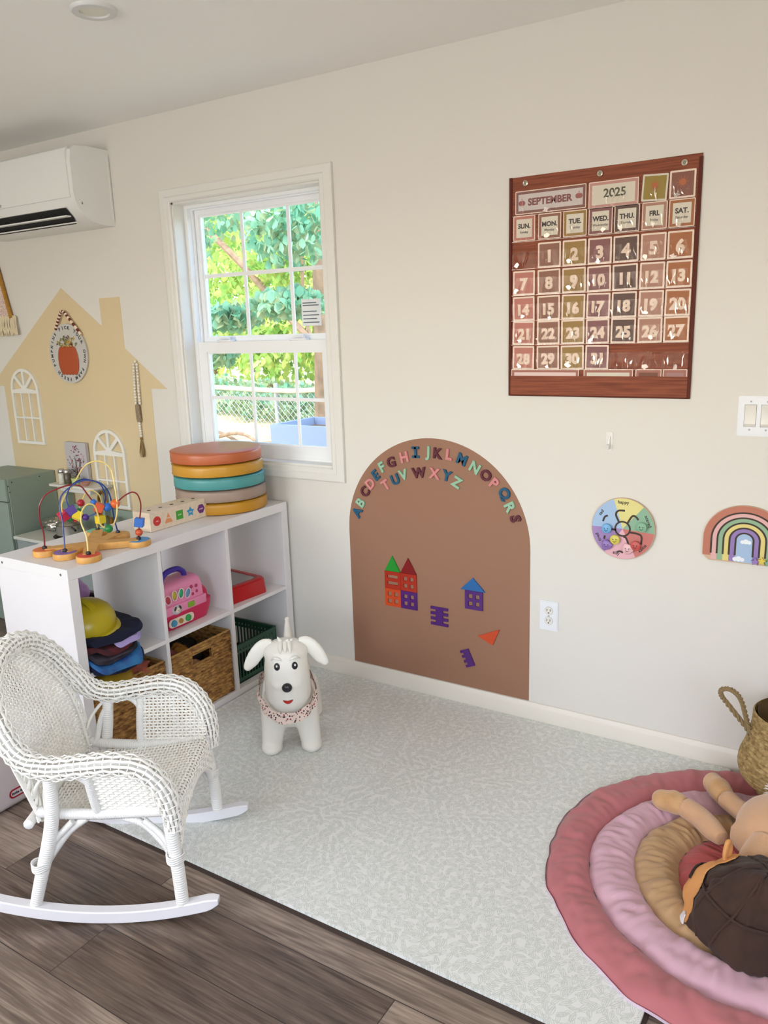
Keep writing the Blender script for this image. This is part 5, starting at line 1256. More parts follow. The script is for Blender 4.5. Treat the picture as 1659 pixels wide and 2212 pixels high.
# rockers
for sg in (-1, 1):
    mb = MB(); k = 40; vs = []
    for i in range(k+1):
        x = -.150+(.488+.150)*i/k; zz = .48*(x-.200)**2; e = min(i, k-i); c_ = {0: .009, 1: .003}.get(e, 0)
        w = .0155-(.003 if e == 0 else 0)
        ring = [(-w+.003, zz+c_), (w-.003, zz+c_), (w, zz+.003+c_), (w, zz+.031-c_), (w-.003, zz+.034-c_), (-w+.003, zz+.034-c_), (-w, zz+.031-c_), (-w, zz+.003+c_)]
        vs += [(x, sg*.208+a, b_) for a, b_ in ring]
    fs = [(i*8+j, i*8+(j+1) % 8, i*8+8+(j+1) % 8, i*8+8+j) for i in range(k) for j in range(8)]+[tuple(range(8))[::-1], tuple(k*8+j for j in range(8))]
    mb.add(vs, fs); cb(mb, 'rocker', rkm, 40)

# ------------------------------------------------------------------ hopper dog
DF = Vector((.62, -.785, 0)).normalized(); DO = Vector((.252, -.546, .0125)); DM = Matrix.Translation(DO) @ Matrix.Rotation(math.atan2(DF.y, DF.x), 4, 'Z')
dg_ = thing('hopper_dog', 'white inflatable hopper dog with black spots and a bandana, facing the camera', 'ride-on toy', M=DM)
dm = mat('dog vinyl', '#e9e6dc', .38, spec=.5); dk = mat('dog black', '#1d1b20', .3); dr = mat('dog red', '#b5231c', .4); dgy = mat('eye grey', '#8c8a8c', .3)
mb = MB()
def limb3(pts, rs, n=20):
    P = cr(pts, 6); k = len(P); R = []
    for i in range(k):
        q = i/(k-1)*(len(rs)-1); j = min(int(q), len(rs)-2); R.append(rs[j]+(rs[j+1]-rs[j])*(q-j))
    mb.tube(P, R, n)
mb.ball((-.02, 0, .190), (.165, .092, .085), 0, None, 32, 20)
mb.ball((.080, 0, .175), (.075, .098, .098), 0, None, 28, 18)
mb.ball((-.135, 0, .185), (.065, .084, .085), 0, None, 24, 16)
for sg in (-1, 1):
    limb3([(.095, sg*.050, .16), (.100, sg*.062, .09), (.108, sg*.070, .03), (.110, sg*.071, .0)], [.056, .043, .037, .038])
    mb.ball((.118, sg*.072, .020), (.046, .038, .026), 0, None, 20, 12)
    limb3([(-.140, sg*.058, .15), (-.155, sg*.075, .09), (-.160, sg*.085, .03), (-.158, sg*.086, .0)], [.048, .040, .034, .036])
    mb.ball((-.150, sg*.087, .018), (.044, .034, .022), 0, None, 20, 12)
# head
limb3([(.118, 0, .200), (.138, 0, .245), (.150, 0, .300), (.150, 0, .360), (.140, 0, .405)], [.068, .082, .081, .077, .067])
mb.ball((.142, 0, .396), (.064, .080, .046), 0, None, 28, 16)
mb.ball((.138, 0, .252), (.082, .080, .070), 0, None, 28, 16)
mb.ball((.192, 0, .302), (.044, .062, .032), 0, None, 28, 16)
body = remesh(mb, .0052, 9); 
for i, p in enumerate(body.v):
    if p.z < 0: p.z = 0
body.build('body', dm, dg_, ang=180, local=True)
for sg in (-1, 1):
    mb = MB()
    mb.tube(cr([(.140, sg*.044, .424), (.138, sg*.074, .420), (.142, sg*.098, .398), (.146, sg*.120, .368), (.148, sg*.134, .350)], 6), lambda t: .013+.014*sin(PI*min(1, t*.75+.15)), 14, flat=.5, nrm=[(1, 0, 0)]*25)
    mb.ball((.148, sg*.134, .350), (.012, .016, .016), 0, None, 12, 8)
    remesh(mb, .004, 6).build('ear', dm, dg_, ang=180, local=True)
mb = MB()
mb.tube(cr([(-.17, 0, .225), (-.205, 0, .27), (-.215, 0, .32), (-.213, 0, .355), (-.212, 0, .378)], 6), lambda t: .020*(1-t)+.0075, 14); mb.ball((-.212, 0, .380), .0105); remesh(mb, .004, 4).build('tail', dm, dg_, ang=180, local=True)
mb = MB()
for dx, dy, h, l in ((0, -.012, .020, -.014), (.004, .004, .010, .008), (-.002, .016, .008, .010)): mb.tube([(.150+dx, dy, .428), (.158+dx, dy+l*.4, .436+h*.4), (.160+dx, dy+l, .438+h)], [.012, .008, .001], 8)
for dy in (-.015, .0, .015): mb.tube([(.165, dy, .434), (.192, dy*1.1, .428), (.210, dy*1.15, .414)], [.010, .008, .001], 8)
mb.build('hair_tuft', dm, dg_, ang=60, local=True)
mb = MB()
for sg in (-1, 1): mb.tube(cr([(.217, sg*.012, .390), (.217, sg*.024, .399), (.212, sg*.038, .400), (.200, sg*.050, .390)], 5), lambda t: .0065*sin(PI*max(.1, min(.9, t))), 8)
mb.build('brow_ridges', dm, dg_, local=True)
from mathutils.bvhtree import BVHTree
bv = BVHTree.FromPolygons([tuple(p) for p in body.v], body.f)
def onbody(o, d):
    h = bv.ray_cast(Vector(o), Vector(d).normalized()); return (h[0], h[1]) if h[0] is not None else (Vector(o), Vector(d))
def decal(o, d, rx, ry, m_, name, lift=.0012, dome=0, par=None, shape=None, mb=None, mi=0):
    p, n = onbody(o, d)
    if n.dot(Vector(d)) > 0: n = -n
    up = Vector((0, 0, 1)); u = up.cross(n).normalized(); w = n.cross(u)
    own = mb is None; mb = mb or MB(); vs = []; rings = 6; seg = 28
    def pt(a, b_):
        q = bv.ray_cast(p+u*a+w*b_+n*.04, -n); base = q[0] if q[0] is not None else p+u*a+w*b_
        return base+n*(lift+dome*math.sqrt(max(0, 1-(a/rx)**2-(b_/ry)**2)))
    vs.append(pt(0, 0))
    for r_ in range(1, rings+1):
        for s in range(seg):
            a = 2*PI*s/seg; x, y_ = cos(a), sin(a)
            if shape == 'smile': y_ = (y_ if y_ < 0 else .0)+(.35*x*x-.1); 
            vs.append(pt(rx*x*r_/rings*.999, ry*y_*r_/rings*.999))
    fs = [(0, 1+s, 1+(s+1) % seg) for s in range(seg)]
    for r_ in range(rings-1):
        for s in range(seg): a = 1+r_*seg+s; b_ = 1+r_*seg+(s+1) % seg; fs.append((a, a+seg, b_+seg, b_))
    mb.add(vs, fs, mi)
    if own: return mb.build(name, m_, par or dg_, ang=180, local=True)
for sg in (-1, 1):
    e = decal((.5, sg*.030, .372), (-1, 0, -.0), .0110, .0132, dk, 'eye'); decal((.5, sg*.030, .374), (-1, 0, 0), .0034, .0042, mat('eye white', '#e8e8e8', .2), 'glint', .003, par=e)
mb = MB(); p, n = onbody((.5, 0, .302), (-1, 0, 0)); mb.ball((p.x+.004, 0, .302), (.013, .0175, .0165), 0, None, 24, 16); mb.build('nose', dk, dg_, ang=180, local=True)
decal((.5, 0, .246), (-1, 0, 0), .0175, .0125, dr, 'mouth', .0012, shape='smile')
sp = [(.06, .5, .105, .009, .011), (.055, .5, .135, .0085, .012), (.02, .5, .125, .012, .026), (.045, .5, .160, .007, .014), (.03, .5, .175, .006, .012), (-.04, .5, .21, .012, .02), (-.06, .5, .25, .010, .012), (-.10, .5, .20, .012, .020), (-.13, .5, .23, .010, .012)]
for x, y, z, rx, ry in sp:
    decal((x, .5, z), (0, -1, 0), rx, ry, dk, 'spot'); decal((x, -.5, z), (0, 1, 0), rx, ry, dk, 'spot')
# bandana
bm2, nt, b, N, L = nodes('bandana print')
tc = N('ShaderNodeTexCoord'); v = N('ShaderNodeTexVoronoi'); v.inputs['Scale'].default_value = 120; L(tc.outputs['Object'], v.inputs['Vector'])
r = N('ShaderNodeValToRGB'); e = r.color_ramp.elements; e[0].position = .34; e[0].color = (1, 1, 1, 1); e[1].position = .42; e[1].color = (0, 0, 0, 1); L(v.outputs['Distance'], r.inputs[0])
s_ = N('ShaderNodeSeparateColor'); L(v.outputs['Color'], s_.inputs[0]); r2_ = N('ShaderNodeValToRGB'); r2_.color_ramp.interpolation = 'CONSTANT'
e = r2_.color_ramp.elements; e[0].color = lin('#3a2f33'); e[1].position = .45; e[1].color = lin('#8a4038'); q = e.new(.75); q.color = lin('#a88a68'); L(s_.outputs[0], r2_.inputs[0])
mx = N('ShaderNodeMix'); mx.data_type = 'RGBA'; mx.inputs[6].default_value = lin('#e3cdc3'); L(r.outputs[0], mx.inputs[0]); L(r2_.outputs[0], mx.inputs[7]); L(mx.outputs[2], b.inputs['Base Color']); b.inputs['Roughness'].default_value = .9
mb = MB()
def band(u, v):
    a = 2*PI*u; rr = .088+.006*v+.003*sin(a*9+v*3)
    x = .118+rr*cos(a)*1.02; y = rr*sin(a)*1.10+(-.008 if sin(a) < 0 else 0)
    z = .212-.040*cos(a)+.030*max(0, -cos(a))*1.3-(v-.5)*.032*(1+.15*max(0, cos(a)))+.030*max(0, sin(-a))**2+.012*max(0, sin(a))**2
    return (x, y, z)
mb.grid(band, 72, 8, 0, cu=True); mb.grid(lambda u, v: tuple(Vector(band(u, v))+(Vector((.118, 0, .21))-Vector(band(u, v))).normalized()*.0025), 72, 8, 0, cu=True)
mb.build('bandana', bm2, dg_, ang=180, local=True)

# ------------------------------------------------------------------ padded rainbow rug
rg = thing('rainbow_rug', 'padded rainbow shaped play rug in rose, pink, ochre and red fabric', 'rug', (1.9, -.6, 0))
RC = (1.875, -.600)
def rout(k, a):     # boundary k at angle a (from the left end), world xy
    R0 = (.555, .437, .318, .205, 0)[k]
    w = 1+.022*noise.noise((cos(a)*2.2+k*2, sin(a)*2.2, k*1.3))+(.02*noise.noise((cos(a)*7, sin(a)*7, 3)) if k == 0 else 0)
    return R0*w
def rug_pt(k, s):
    """s in 0..1 along the band: lower straight leg, half circle, upper straight leg; returns centre and outward dir"""
    Lg, H = .30, PI*.45; T = 2*Lg+H; d = s*T
    if d < Lg: return Vector((RC[0]+Lg-d, RC[1])), Vector((0, -1))
    if d > Lg+H: return Vector((RC[0]+(d-Lg-H), RC[1])), Vector((0, 1))
    a = (d-Lg)/H*PI; dr_ = Vector((-sin(a), -cos(a))); return Vector(RC), dr_
rugc = [('rose', '#b36a6e'), ('pale pink', '#cba3b0'), ('ochre', '#b39068'), ('brick red', '#a84a48')]
for k, (n_, c) in enumerate(rugc):
    m_ = mat('rug '+n_, c, .85, bump=.2, bscale=14, sheen=.2)
    def f(u, v, k=k):
        cc, d = rug_pt(k, u); an = math.atan2(d.y, d.x)
        ro, ri = rout(k, an), rout(k+1, an) if k < 3 else 0
        rr = ro+(ri-ro)*v; q = abs(2*v-1) if k < 3 else (1-v*.5 if False else max(0, 1-2*v*1.0) if v < .5 else 0)
        puff = (1-q**3.2); wr_ = .0050*noise.noise((u*95, v*2.5+k*5, k*7))+.007*noise.noise((u*26, v*1.5, k*3+1))-.006*max(0, noise.noise((u*60, v*3, k*9+4)))
        p = cc+d*rr; p += d*.004*noise.noise((u*50, v*4, k))
        z = .020+.026*puff+wr_*puff*1.6
        if k == 0 and v == 0: z = .014
        return (p.x, p.y, z)
    mb = MB(); mb.grid(f, 260, 14); o = mb.build('band', m_, rg, ang=180); part(o, n_+' padded band')
mb = MB()
def under(u, v):
    cc, d = rug_pt(0, u); an = math.atan2(d.y, d.x); rr = rout(0, an)+.004-.010*v
    return tuple((cc+d*rr))+((.0135, .018)[1] if v < 1 else .0135,)
pts = []
for i in range(261):
    cc, d = rug_pt(0, i/260); an = math.atan2(d.y, d.x); p = cc+d*(rout(0, an)+.002); pts.append(p)
vs = [(p.x, p.y, .0125) for p in pts]+[(p.x, p.y, .021) for p in pts]; n_ = len(pts)
mb.add(vs, [(i, i+1, n_+i+1, n_+i) for i in range(n_-1)]); mb.add([(p.x, p.y, .0128) for p in pts], [tuple(range(n_))])
mb.build('backing', mat('rug backing', '#d3bccb', .9), rg, ang=30)

# ------------------------------------------------------------------ seagrass belly basket
bk = thing('belly_basket', 'woven seagrass belly basket with a twisted handle by the wall at the right edge', 'basket', (1.93, -.175, .03))
sgm = mat('seagrass', '#7d6338', .75, vscale=55, col2='#b59a66', stretch=(1, 1, 2)); sgd = mat('seagrass dark', '#594325', .8)
BX, BY, BZ = 1.945, -.175, .034
pf_ = [(.095, 0), (.128, .012), (.150, .045), (.150, .060), (.158, .063), (.192, .085), (.205, .115), (.203, .150), (.190, .185), (.178, .222), (.172, .262), (.170, .300)]
Pp = cr([(r, 0, z) for r, z in pf_], 8)
def bas(u, v):
    k = v*(len(Pp)-1); j = min(int(k), len(Pp)-2); p = Pp[j].lerp(Pp[j+1], k-j); a = 2*PI*u
    row = v*30; kk = math.floor(row); fr = row-kk; rope = math.sqrt(max(0, 1-(2*fr-1)**2)); tw = u*90+kk*.5+fr*.6; tt = tw-math.floor(tw)
    h = .0045*rope*(.5+.6*sin(PI*tt)); r_ = p.x*.94+h
    return (BX+r_*cos(a), BY+r_*.86*sin(a), BZ+p.z)
MB().grid(bas, 400, 150, 0, cu=True).build('woven_body', sgm, bk, ang=180)
MB().grid(lambda u, v: (BX+(.152-.02*(1-v))*cos(-2*PI*u), BY+(.152-.02*(1-v))*.86*sin(-2*PI*u), BZ+.06+.240*v), 48, 4, 0, cu=True).build('lining', sgd, bk)
MB().cyl((BX, BY, BZ+.002), (BX, BY, BZ+.01), .09, 32).build('base', sgd, bk)
mb = MB()
for ph in (0, 2*PI/3, 4*PI/3):
    P = cr([(1.790, -.215, .235), (1.772, -.210, .268), (1.745, -.210, .300), (1.712, -.210, .338), (1.692, -.210, .362), (1.691, -.208, .380), (1.712, -.206, .387), (1.736, -.205, .374), (1.752, -.205, .348), (1.764, -.208, .312), (1.776, -.212, .280), (1.800, -.225, .240)], 8)
    mb.tube([p+Vector((.004*cos(i*.7+ph), .004*sin(i*.7+ph), .003*sin(i*.7+ph))) for i, p in enumerate(P)], .0042, 6)
mb.build('handle', mat('handle rope', '#86704c', .85), bk)
lump('cream_blanket', 'folded cream blanket sticking out of the seagrass basket', 'blanket', (BX+.045, BY-.03, BZ+.235), (.085, .10, .06), 61, mat('cream blanket', '#d2c4b4', .95), amp=.15)

# ------------------------------------------------------------------ plush puppy lying on the rug
pz = .042
pd = thing('plush_puppy', 'tan plush puppy with long soft legs and white fluff, lying on the rug', 'soft toy', (1.80, -.42, pz))
plu = mat('tan plush', '#b98c58', .95, sheen=.5, vscale=16, col2='#cfa678', bump=.5, bscale=180); plp = mat('pale plush', '#cba07a', .95, sheen=.5, bump=.5, bscale=180); flf = mat('white fluff', '#e3dcd6', 1)
def soft(name, pieces, m_, vox=.006, sm=6):
    global mb
    mb = MB()
    for pts, rs in pieces:
        if len(pts) == 1: mb.ball(pts[0], rs, 0, None, 22, 14)
        else: limb3(pts, rs)
    return remesh(mb, vox, sm).build(name, m_, pd, ang=180)
soft('leg', [([(1.572, -.405, pz+.036), (1.605, -.405, pz+.036), (1.640, -.412, pz+.034)], [.022, .036, .030]), ([(1.578, -.404, pz+.032), ], (.036, .030, .032))], plu)
soft('leg', [([(1.640, -.412, pz+.034), (1.690, -.440, pz+.032), (1.730, -.482, pz+.032), (1.765, -.520, pz+.036)], [.031, .031, .031, .022])], plp)
soft('leg', [([(1.685, -.235, pz+.038), (1.712, -.270, pz+.038), (1.738, -.310, pz+.036)], [.024, .036, .030]), ([(1.690, -.240, pz+.034)], (.030, .036, .032))], plu)
soft('leg', [([(1.738, -.310, pz+.036), (1.775, -.345, pz+.036), (1.82, -.385, pz+.040), (1.86, -.42, pz+.045)], [.030, .029, .032, .03])], plp)
soft('body', [([(1.895, -.485, pz+.085)], (.105, .125, .085)), ([(1.83, -.50, pz+.07), (1.87, -.56, pz+.07), (1.90, -.64, pz+.075)], [.06, .055, .045])], plp, .007)
soft('leg', [([(1.885, -.575, pz+.10), (1.87, -.63, pz+.075), (1.86, -.70, pz+.05)], [.045, .05, .045])], plp)
mb = MB(); r2 = random.Random(5)
for i in range(500):
    th = r2.uniform(0, PI*.65); ph = r2.uniform(0, 2*PI); d = Vector((sin(th)*cos(ph), sin(th)*sin(ph), cos(th))); c0 = Vector((1.93, -.37, pz+.13))+Vector((d.x*.06, d.y*.055, d.z*.05))
    t_ = (d+Vector((r2.uniform(-.5, .5), r2.uniform(-.5, .5), r2.uniform(-.3, .5)))).normalized(); mb.tube([c0-d*.01, c0+t_*.014, c0+t_*.028+Vector((0, 0, -.003))], [.004, .003, .0004], 4)
mb.ball((1.93, -.37, pz+.13), (.06, .055, .05)); mb.build('white_fluff', flf, pd)

# ------------------------------------------------------------------ brown plush cushion toy
bt = thing('brown_plush', 'large dark brown quilted plush toy with an orange felt face, lying on the rug', 'soft toy', (1.88, -.80, pz))
bpm = mat('brown velour', '#40291d', .9, sheen=.08, vscale=7, col2='#2e1c14'); orf = mat('orange felt', '#d99a5c', .9); dkf = mat('dark felt', '#2b1c1a', .9)
BC = Vector((1.908, -.79, pz+.0))
RS = (.185, .160, .165)
def bd(th, ph, k=1.0):
    d = Vector((sin(th)*cos(ph), sin(th)*sin(ph), cos(th)))
    q = k*(1+.11*noise.noise(d*2.2)+.03*noise.noise(d*6))
    e = .86
    z = d.z
    return Vector((BC.x+RS[0]*d.x*q, BC.y+RS[1]*d.y*q, BC.z+max(.0, (RS[2])*z*q)))
def bf(u, v):
    th = PI*.5*v*1.12; ph = 2*PI*u; seam = .010*(math.exp(-(((ph-.8) % (PI/2.5))-.01)**2/.002)+math.exp(-((v-.52)/.03)**2))
    p = bd(min(th, PI*.5), ph, 1-.0*v); n = (p-BC).normalized(); w = .006*noise.noise(p*22)+.003*noise.noise(Vector((p.x*60, p.y*60, p.z*18)))
    if th > PI*.5: p = bd(PI*.5, ph, 1-(th-PI*.5)*.5)
    return p-n*seam*.6+n*w
mb = MB(); mb.grid(bf, 140, 50, 0, cu=True); mb.build('body', bpm, bt, ang=180)
def ridge(pts, r, m_, name):
    mb = MB(); mb.tube([bd(a, b_, 1.004) for a, b_ in pts], r, 8); return mb.build(name, m_, bt, ang=180)
ridge([(.10+.055*i, 3.35+.02*i) for i in range(27)], .0034, bpm, 'seam')
ridge([(.95+.02*sin(i*.5), 1.6+.1*i) for i in range(42)], .0034, bpm, 'seam')
ridge([(.15+.055*i, 4.5-.015*i) for i in range(26)], .0034, bpm, 'seam')
def felt(poly_, m_, name, lift=1.02):
    """flat felt patch following the plush, poly_ in (theta, phi)"""
    mb = MB(); bm = bmesh.new(); vv = [bm.verts.new((a, b_, 0)) for a, b_ in poly_]; bm.faces.new(vv)
    bmesh.ops.triangulate(bm, faces=list(bm.faces)); bmesh.ops.subdivide_edges(bm, edges=list(bm.edges), cuts=3, use_grid_fill=True)
    bmesh.ops.triangulate(bm, faces=list(bm.faces))
    for v_ in bm.verts: v_.co = bd(v_.co.x, v_.co.y, lift)
    g = bmesh.ops.extrude_face_region(bm, geom=list(bm.faces))
    for e_ in g['geom']:
        if isinstance(e_, bmesh.types.BMVert): e_.co += (e_.co-BC).normalized()*.003
    mb.bm(bm); return mb.build(name, m_, bt, ang=60)
felt([(1.52, 3.62), (1.32, 3.64), (1.08, 3.50), (.90, 3.22), (.78, 2.98), (.74, 2.70), (.62, 2.45), (.70, 2.22), (.95, 2.20), (1.18, 2.42), (1.32, 2.72), (1.46, 3.05), (1.55, 3.35)], orf, 'felt_face')
felt([(1.12, 3.12), (.98, 2.86), (1.02, 2.62), (1.14, 2.60), (1.22, 2.90)], dkf, 'felt_marking', 1.04)
felt([(1.55, 3.62), (1.42, 3.58), (1.44, 3.46), (1.55, 3.46)], mat('white felt', '#e0dde0', .9), 'felt_tooth', 1.045)
e0 = bd(.83, 2.45, 1.0)
mb = MB(); mb.tube([tuple(e0+Vector((.004*cos(a*PI/10), .014*cos(a*PI/10), .026+.028*sin(a*PI/10)))) for a in range(20)], .006, 8, closed=True); mb.build('ear_loop', orf, bt)
# ------------------------------------------------------------------ outside the window
def gz(x, y): return -.15+.085*max(0, y-1.5)+.05*noise.noise((x*.7, y*.7, 0))
og = mat('straw ground', '#cdbd98', .95, vscale=4, col2='#b3a37e')
MB().grid(lambda u, v: (-26+34*u, .3+22*v, gz(-26+34*u, .3+22*v)), 60, 50).build('ground', og, ang=180, kind='structure')
def leafm(n, a, b_):
    m = bpy.data.materials.new(n); m.use_nodes = True; nt = m.node_tree; nt.nodes.clear(); N = nt.nodes.new; L = nt.links.new
    o = N('ShaderNodeOutputMaterial'); d = N('ShaderNodeBsdfDiffuse'); t = N('ShaderNodeBsdfTranslucent'); mx = N('ShaderNodeMixShader'); mx.inputs[0].default_value = .45
    tc = N('ShaderNodeTexCoord'); ns = N('ShaderNodeTexNoise'); ns.inputs['Scale'].default_value = 3.5; L(tc.outputs['Object'], ns.inputs['Vector'])
    r = N('ShaderNodeValToRGB'); r.color_ramp.elements[0].position = .38; r.color_ramp.elements[1].position = .62; r.color_ramp.elements[0].color = lin(a); r.color_ramp.elements[1].color = lin(b_)
    L(ns.outputs['Fac'], r.inputs[0]); L(r.outputs[0], d.inputs[0]); L(r.outputs[0], t.inputs[0]); L(d.outputs[0], mx.inputs[1]); L(t.outputs[0], mx.inputs[2]); L(mx.outputs[0], o.inputs[0]); return m
lf = [leafm('leaf bright', '#86b35c', '#c3d77c'), leafm('leaf teal', '#74ad8c', '#a6ccaa'), leafm('leaf yellow', '#bcd06c', '#dfdd90'), leafm('leaf dull', '#8a9e78', '#b3bf96')]
bark = mat('bark', '#8a7058', .9, var=.25, vscale=12)
def leaf(mb, c, s, r, mi=0):
    a, b_, g = r.uniform(0, 2*PI), r.uniform(-.9, .9), r.uniform(-.6, .6)
    M = Matrix.Translation(c) @ Matrix.Rotation(a, 4, 'Z') @ Matrix.Rotation(b_+1.1, 4, 'X') @ Matrix.Rotation(g, 4, 'Y')
    mb.add([(0, -.5*s, 0), (.42*s, -.12*s, .06*s), (.30*s, .35*s, .03*s), (0, .6*s, 0), (-.30*s, .35*s, .03*s), (-.42*s, -.12*s, .06*s)], [(0, 1, 2, 3), (0, 3, 4, 5)], mi, M)
def tree(name, label, base, trunk, clusters, n, s, mi, seed, cat='tree', twigs=True, group=None):
    r = random.Random(seed); t = thing(name, label, cat, base, group=group)
    if trunk:
        mb = MB()
        for pts, rr in trunk: mb.tube(cr(pts, 5), rr, 8)
        mb.build('trunk', bark, t)
    mb = MB()
    for _ in range(n):
        c, R = r.choice(clusters); d = Vector((r.gauss(0, 1), r.gauss(0, 1), r.gauss(0, 1))).normalized()*(r.random()**.4)
        leaf(mb, (c[0]+d.x*R[0], c[1]+d.y*R[1], c[2]+d.z*R[2]), s*r.uniform(.6, 1.2), r, 0 if r.random() < .7 else 1)
    mb.build('foliage', [lf[mi], lf[(mi+2) % 4]], t, ang=0)
tree('maple_tree', 'maple tree with large teal green leaves hanging across the top of the window', (-3.9, 3.6, 0), [([(-2.66, 3.6, -.05), (-2.60, 3.62, 1.2), (-2.50, 3.6, 3.6)], .085)],
     [((-3.6, 2.9, 2.75), (1.2, .5, .34)), ((-2.6, 2.6, 2.55), (.8, .4, .30)), ((-1.95, 2.4, 2.25), (.40, .3, .32)), ((-4.0, 3.2, 2.35), (.4, .4, .22)), ((-2.9, 2.7, 1.62), (.35, .3, .12)), ((-2.1, 2.5, 1.7), (.35, .3, .13)), ((-3.4, 2.9, 1.30), (.30, .3, .14))], 4600, .075, 1, 1)
tree('leaning_tree', 'thin leaning trunk with bright green leaves behind the window panes', (-2.9, 4.2, 0), [([(-2.5, 4.2, .0), (-2.85, 4.2, 1.05), (-3.46, 4.2, 1.63), (-4.29, 4.25, 2.37), (-5.4, 4.3, 3.2)], .038), ([(-3.1, 4.2, 1.3), (-3.25, 4.2, 1.7), (-3.2, 4.2, 2.6)], .018)],
     [((-5.2, 4.6, 2.7), (1.0, .6, .6)), ((-4.2, 4.6, 2.9), (.9, .5, .5)), ((-4.9, 4.6, 1.6), (.7, .5, .35)), ((-3.6, 4.4, 2.2), (.5, .4, .3))], 2600, .085, 0, 2)
for i, (x, y, z, rx, rz, mi, n) in enumerate(((-8.6, 8.3, 2.6, 1.6, 1.8, 2, 1500), (-6.9, 7.9, 2.3, 1.4, 1.5, 0, 1500), (-5.4, 7.6, 2.6, 1.4, 1.7, 2, 1500), (-4.2, 7.4, 2.2, 1.2, 1.6, 3, 1200), (-9.6, 10.5, 4.2, 2.2, 1.6, 0, 1100), (-6.6, 10.2, 4.6, 2.2, 1.5, 1, 1100))):
    lab = ['leafy tree furthest left beyond the fence rail', 'bright green tree left of centre beyond the fence rail', 'yellow green tree in the centre beyond the fence rail', 'dull green tree at the right beyond the fence rail', 'tall tree top far behind at the left', 'tall teal tree top far behind in the centre'][i]
    tree('background_tree', lab, (x, y, gz(x, y)), [([(x, y, gz(x, y)), (x+.1, y, z*.5), (x, y, z)], .09)], [((x, y, z), (rx, .9, rz)), ((x+.5, y-.3, z-.9), (rx*.8, .7, rz*.6))], int(n*1.7), .125, mi, 10+i, group='trees beyond the fence')
for i, (x, y, r_) in enumerate(((-6.6, 6.3, .8), (-5.5, 6.1, .75), (-4.5, 5.9, .75), (-3.7, 5.7, .6))):
    tree('shrub', ['low dull shrub at the left behind the chain link fence', 'low shrub left of centre behind the chain link fence', 'low shrub right of centre behind the chain link fence', 'low shrub at the right behind the chain link fence'][i], (x, y, gz(x, y)), None, [((x, y, gz(x, y)+.25), (r_, .4, .32))], 900, .075, 3, 30+i, 'shrub', group='shrubs behind the fence')
fe = thing('garden_fence', 'chain link garden fence with a pale wooden top rail seen through the lower sash', 'fence', (-5, 5, .1))
mb = MB(); mb.tube(cr([(-8.5, 5.2, .80), (-6.6, 5.05, .82), (-5.4, 5, .80), (-4.2, 5, .77), (-3.5, 5.0, .80), (-1.5, 4.9, .86)], 6), .030, 8); mb.build('top_rail', mat('weathered rail', '#c9b8a4', .8, var=.15, vscale=9), fe)
for x in (-8.2, -6.3, -4.4, -2.5): MB().cyl((x, 5.04, gz(x, 5)-.1), (x, 5.04, .86), .028, 10).build('post', mat('fence steel', '#a9aaa6', .5, .5), fe)
mb = MB(); x = -8.6
while x < -1.8:
    for sg in (-1, 1): mb.tube([(x, 5.03, .14), (x+sg*.66, 5.03+.003*sg, .80)], .0028, 3, cap=False)
    x += .085
mb.build('chain_link', mat('fence steel', '#a9aaa6'), fe, ang=0)
pn = thing('garden_planter', 'blue grey rectangular garden planter just outside the window', 'planter', (-1.6, 2.75, gz(-1.6, 2.7)))
g0 = gz(-1.6, 2.7)-.05; bl = mat('planter blue', '#76849f', .5)
MB().ext([rect(-2.36, 2.5, -.9, 3.1), rect(-2.32, 2.54, -.94, 3.06)], g0, .725).build('planter_walls', bl, pn, ang=0)
MB().box((-2.33, 2.53, .60), (-.93, 3.07, .66)).build('soil', mat('soil', '#5b4a3a', .95), pn, ang=0)
mb = MB(); mb.box((-.05, -.02, 0), (.05, .02, 1.15), 0, Matrix.Translation((-3.98, 3.4, gz(-4, 3.4)-.05)) @ Matrix.Rotation(-.36, 4, 'Y')); tag(mb.build('leaning_board', mat('pale board', '#b9bccb', .7), ang=0), 'pale board leaning at the left behind the lower window sash', 'board')
for i in range(5):
    mb = MB(); r2 = random.Random(70+i); x = -5.6+.55*i; y = 4.3+.15*(i % 2); mb.tube(cr([(x-.6, y, gz(x, y)+.06), (x, y+.1, gz(x, y)+.12+.05*(i % 3)), (x+.6, y-.05, gz(x, y)+.07)], 5), .022, 6)
    tag(mb.build('fallen_branch', bark), 'fallen branch lying on the straw ground in front of the fence', 'branch', 'fallen branches outside')

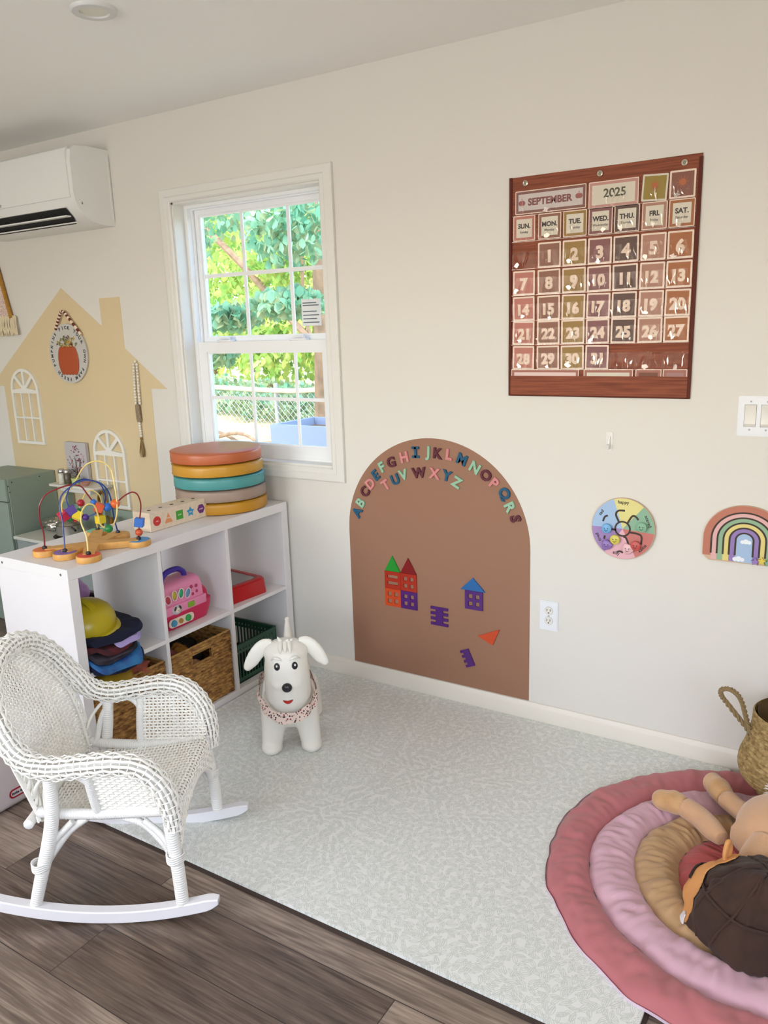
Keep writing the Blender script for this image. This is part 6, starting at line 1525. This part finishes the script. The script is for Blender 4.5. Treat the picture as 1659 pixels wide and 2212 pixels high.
# ------------------------------------------------------------------ light
w = bpy.data.worlds.new('World'); bpy.context.scene.world = w; w.use_nodes = True
nt = w.node_tree; bgn = nt.nodes['Background']; sk = nt.nodes.new('ShaderNodeTexSky'); sk.sky_type = 'NISHITA'; sk.sun_disc = False; sk.sun_elevation = math.radians(48); sk.sun_rotation = math.radians(200); sk.air_density = 1; sk.dust_density = 2
nt.links.new(sk.outputs[0], bgn.inputs[0]); bgn.inputs[1].default_value = SKY = 2.7
s = bpy.data.lights.new('Sun', 'SUN'); s.energy = 14; s.angle = .02; s.color = (1, .95, .86); so = bpy.data.objects.new('Sun', s); C.objects.link(so)
so.rotation_euler = Vector((-.85, .22, -1.0)).to_track_quat('-Z', 'Y').to_euler()
def area(name, loc, rot, sx_, sy_, e, col, portal=False):
    l = bpy.data.lights.new(name, 'AREA'); l.shape = 'RECTANGLE'; l.size = sx_; l.size_y = sy_; l.energy = e; l.color = col
    if portal: l.cycles.is_portal = True
    o = bpy.data.objects.new(name, l); o.location = loc; o.rotation_euler = rot; C.objects.link(o)
# daylight coming in through the openings
area('window_2_daylight', (-.75, Y0-.16, 1.48), (PI/2+.75, 0, 0), 1.9, 1.3, 118, (1, .99, .975))
area('window_3_daylight', (1.7, Y0-.16, 1.45), (PI/2+.9, 0, 0), 1.15, 1.25, 72, (1, .985, .95))
area('window_4_daylight', (X1+.16, -2.65, 1.4), (0, PI/2+.25, 0), 1.3, 1.2, 55, (1, .99, .97))
#area('window_4_daylight', (X0-.14, -2.15, 1.3), (0, -PI/2, 0), 1.6, 1.1, 40, (.90, .95, 1))

# ------------------------------------------------------------------ camera
cam = bpy.data.cameras.new('Camera'); co_ = bpy.data.objects.new('Camera', cam); C.objects.link(co_); bpy.context.scene.camera = co_
yaw, pitch, roll = .5677, -.2301, -.0330
cy, sy, cp, sp_ = cos(yaw), sin(yaw), cos(pitch), sin(pitch)
f_ = Vector((-sy*cp, cy*cp, sp_)); r_ = Vector((cy, sy, 0)); u_ = r_.cross(f_)
r2_ = r_*cos(roll)+u_*sin(roll); u2_ = -r_*sin(roll)+u_*cos(roll)
Mc = Matrix((r2_, u2_, -f_)).transposed().to_4x4(); Mc.translation = (2.0379, -2.6507, 1.5033); co_.matrix_world = Mc
cam.sensor_fit = 'VERTICAL'; cam.sensor_height = 24; cam.lens = 1713.2/2212*24; cam.clip_start = .05; cam.clip_end = 200
sc = bpy.context.scene
sc.view_settings.view_transform = 'Standard'; sc.view_settings.look = 'None'; sc.view_settings.gamma = 1; sc.view_settings.use_curve_mapping = False
sc.view_settings.exposure = -1.16
sc.cycles.use_denoising = True; sc.cycles.max_bounces = 8; sc.cycles.diffuse_bounces = 5; sc.cycles.transparent_max_bounces = 12; sc.cycles.sample_clamp_indirect = 8; sc.cycles.caustics_reflective = False; sc.cycles.caustics_refractive = False
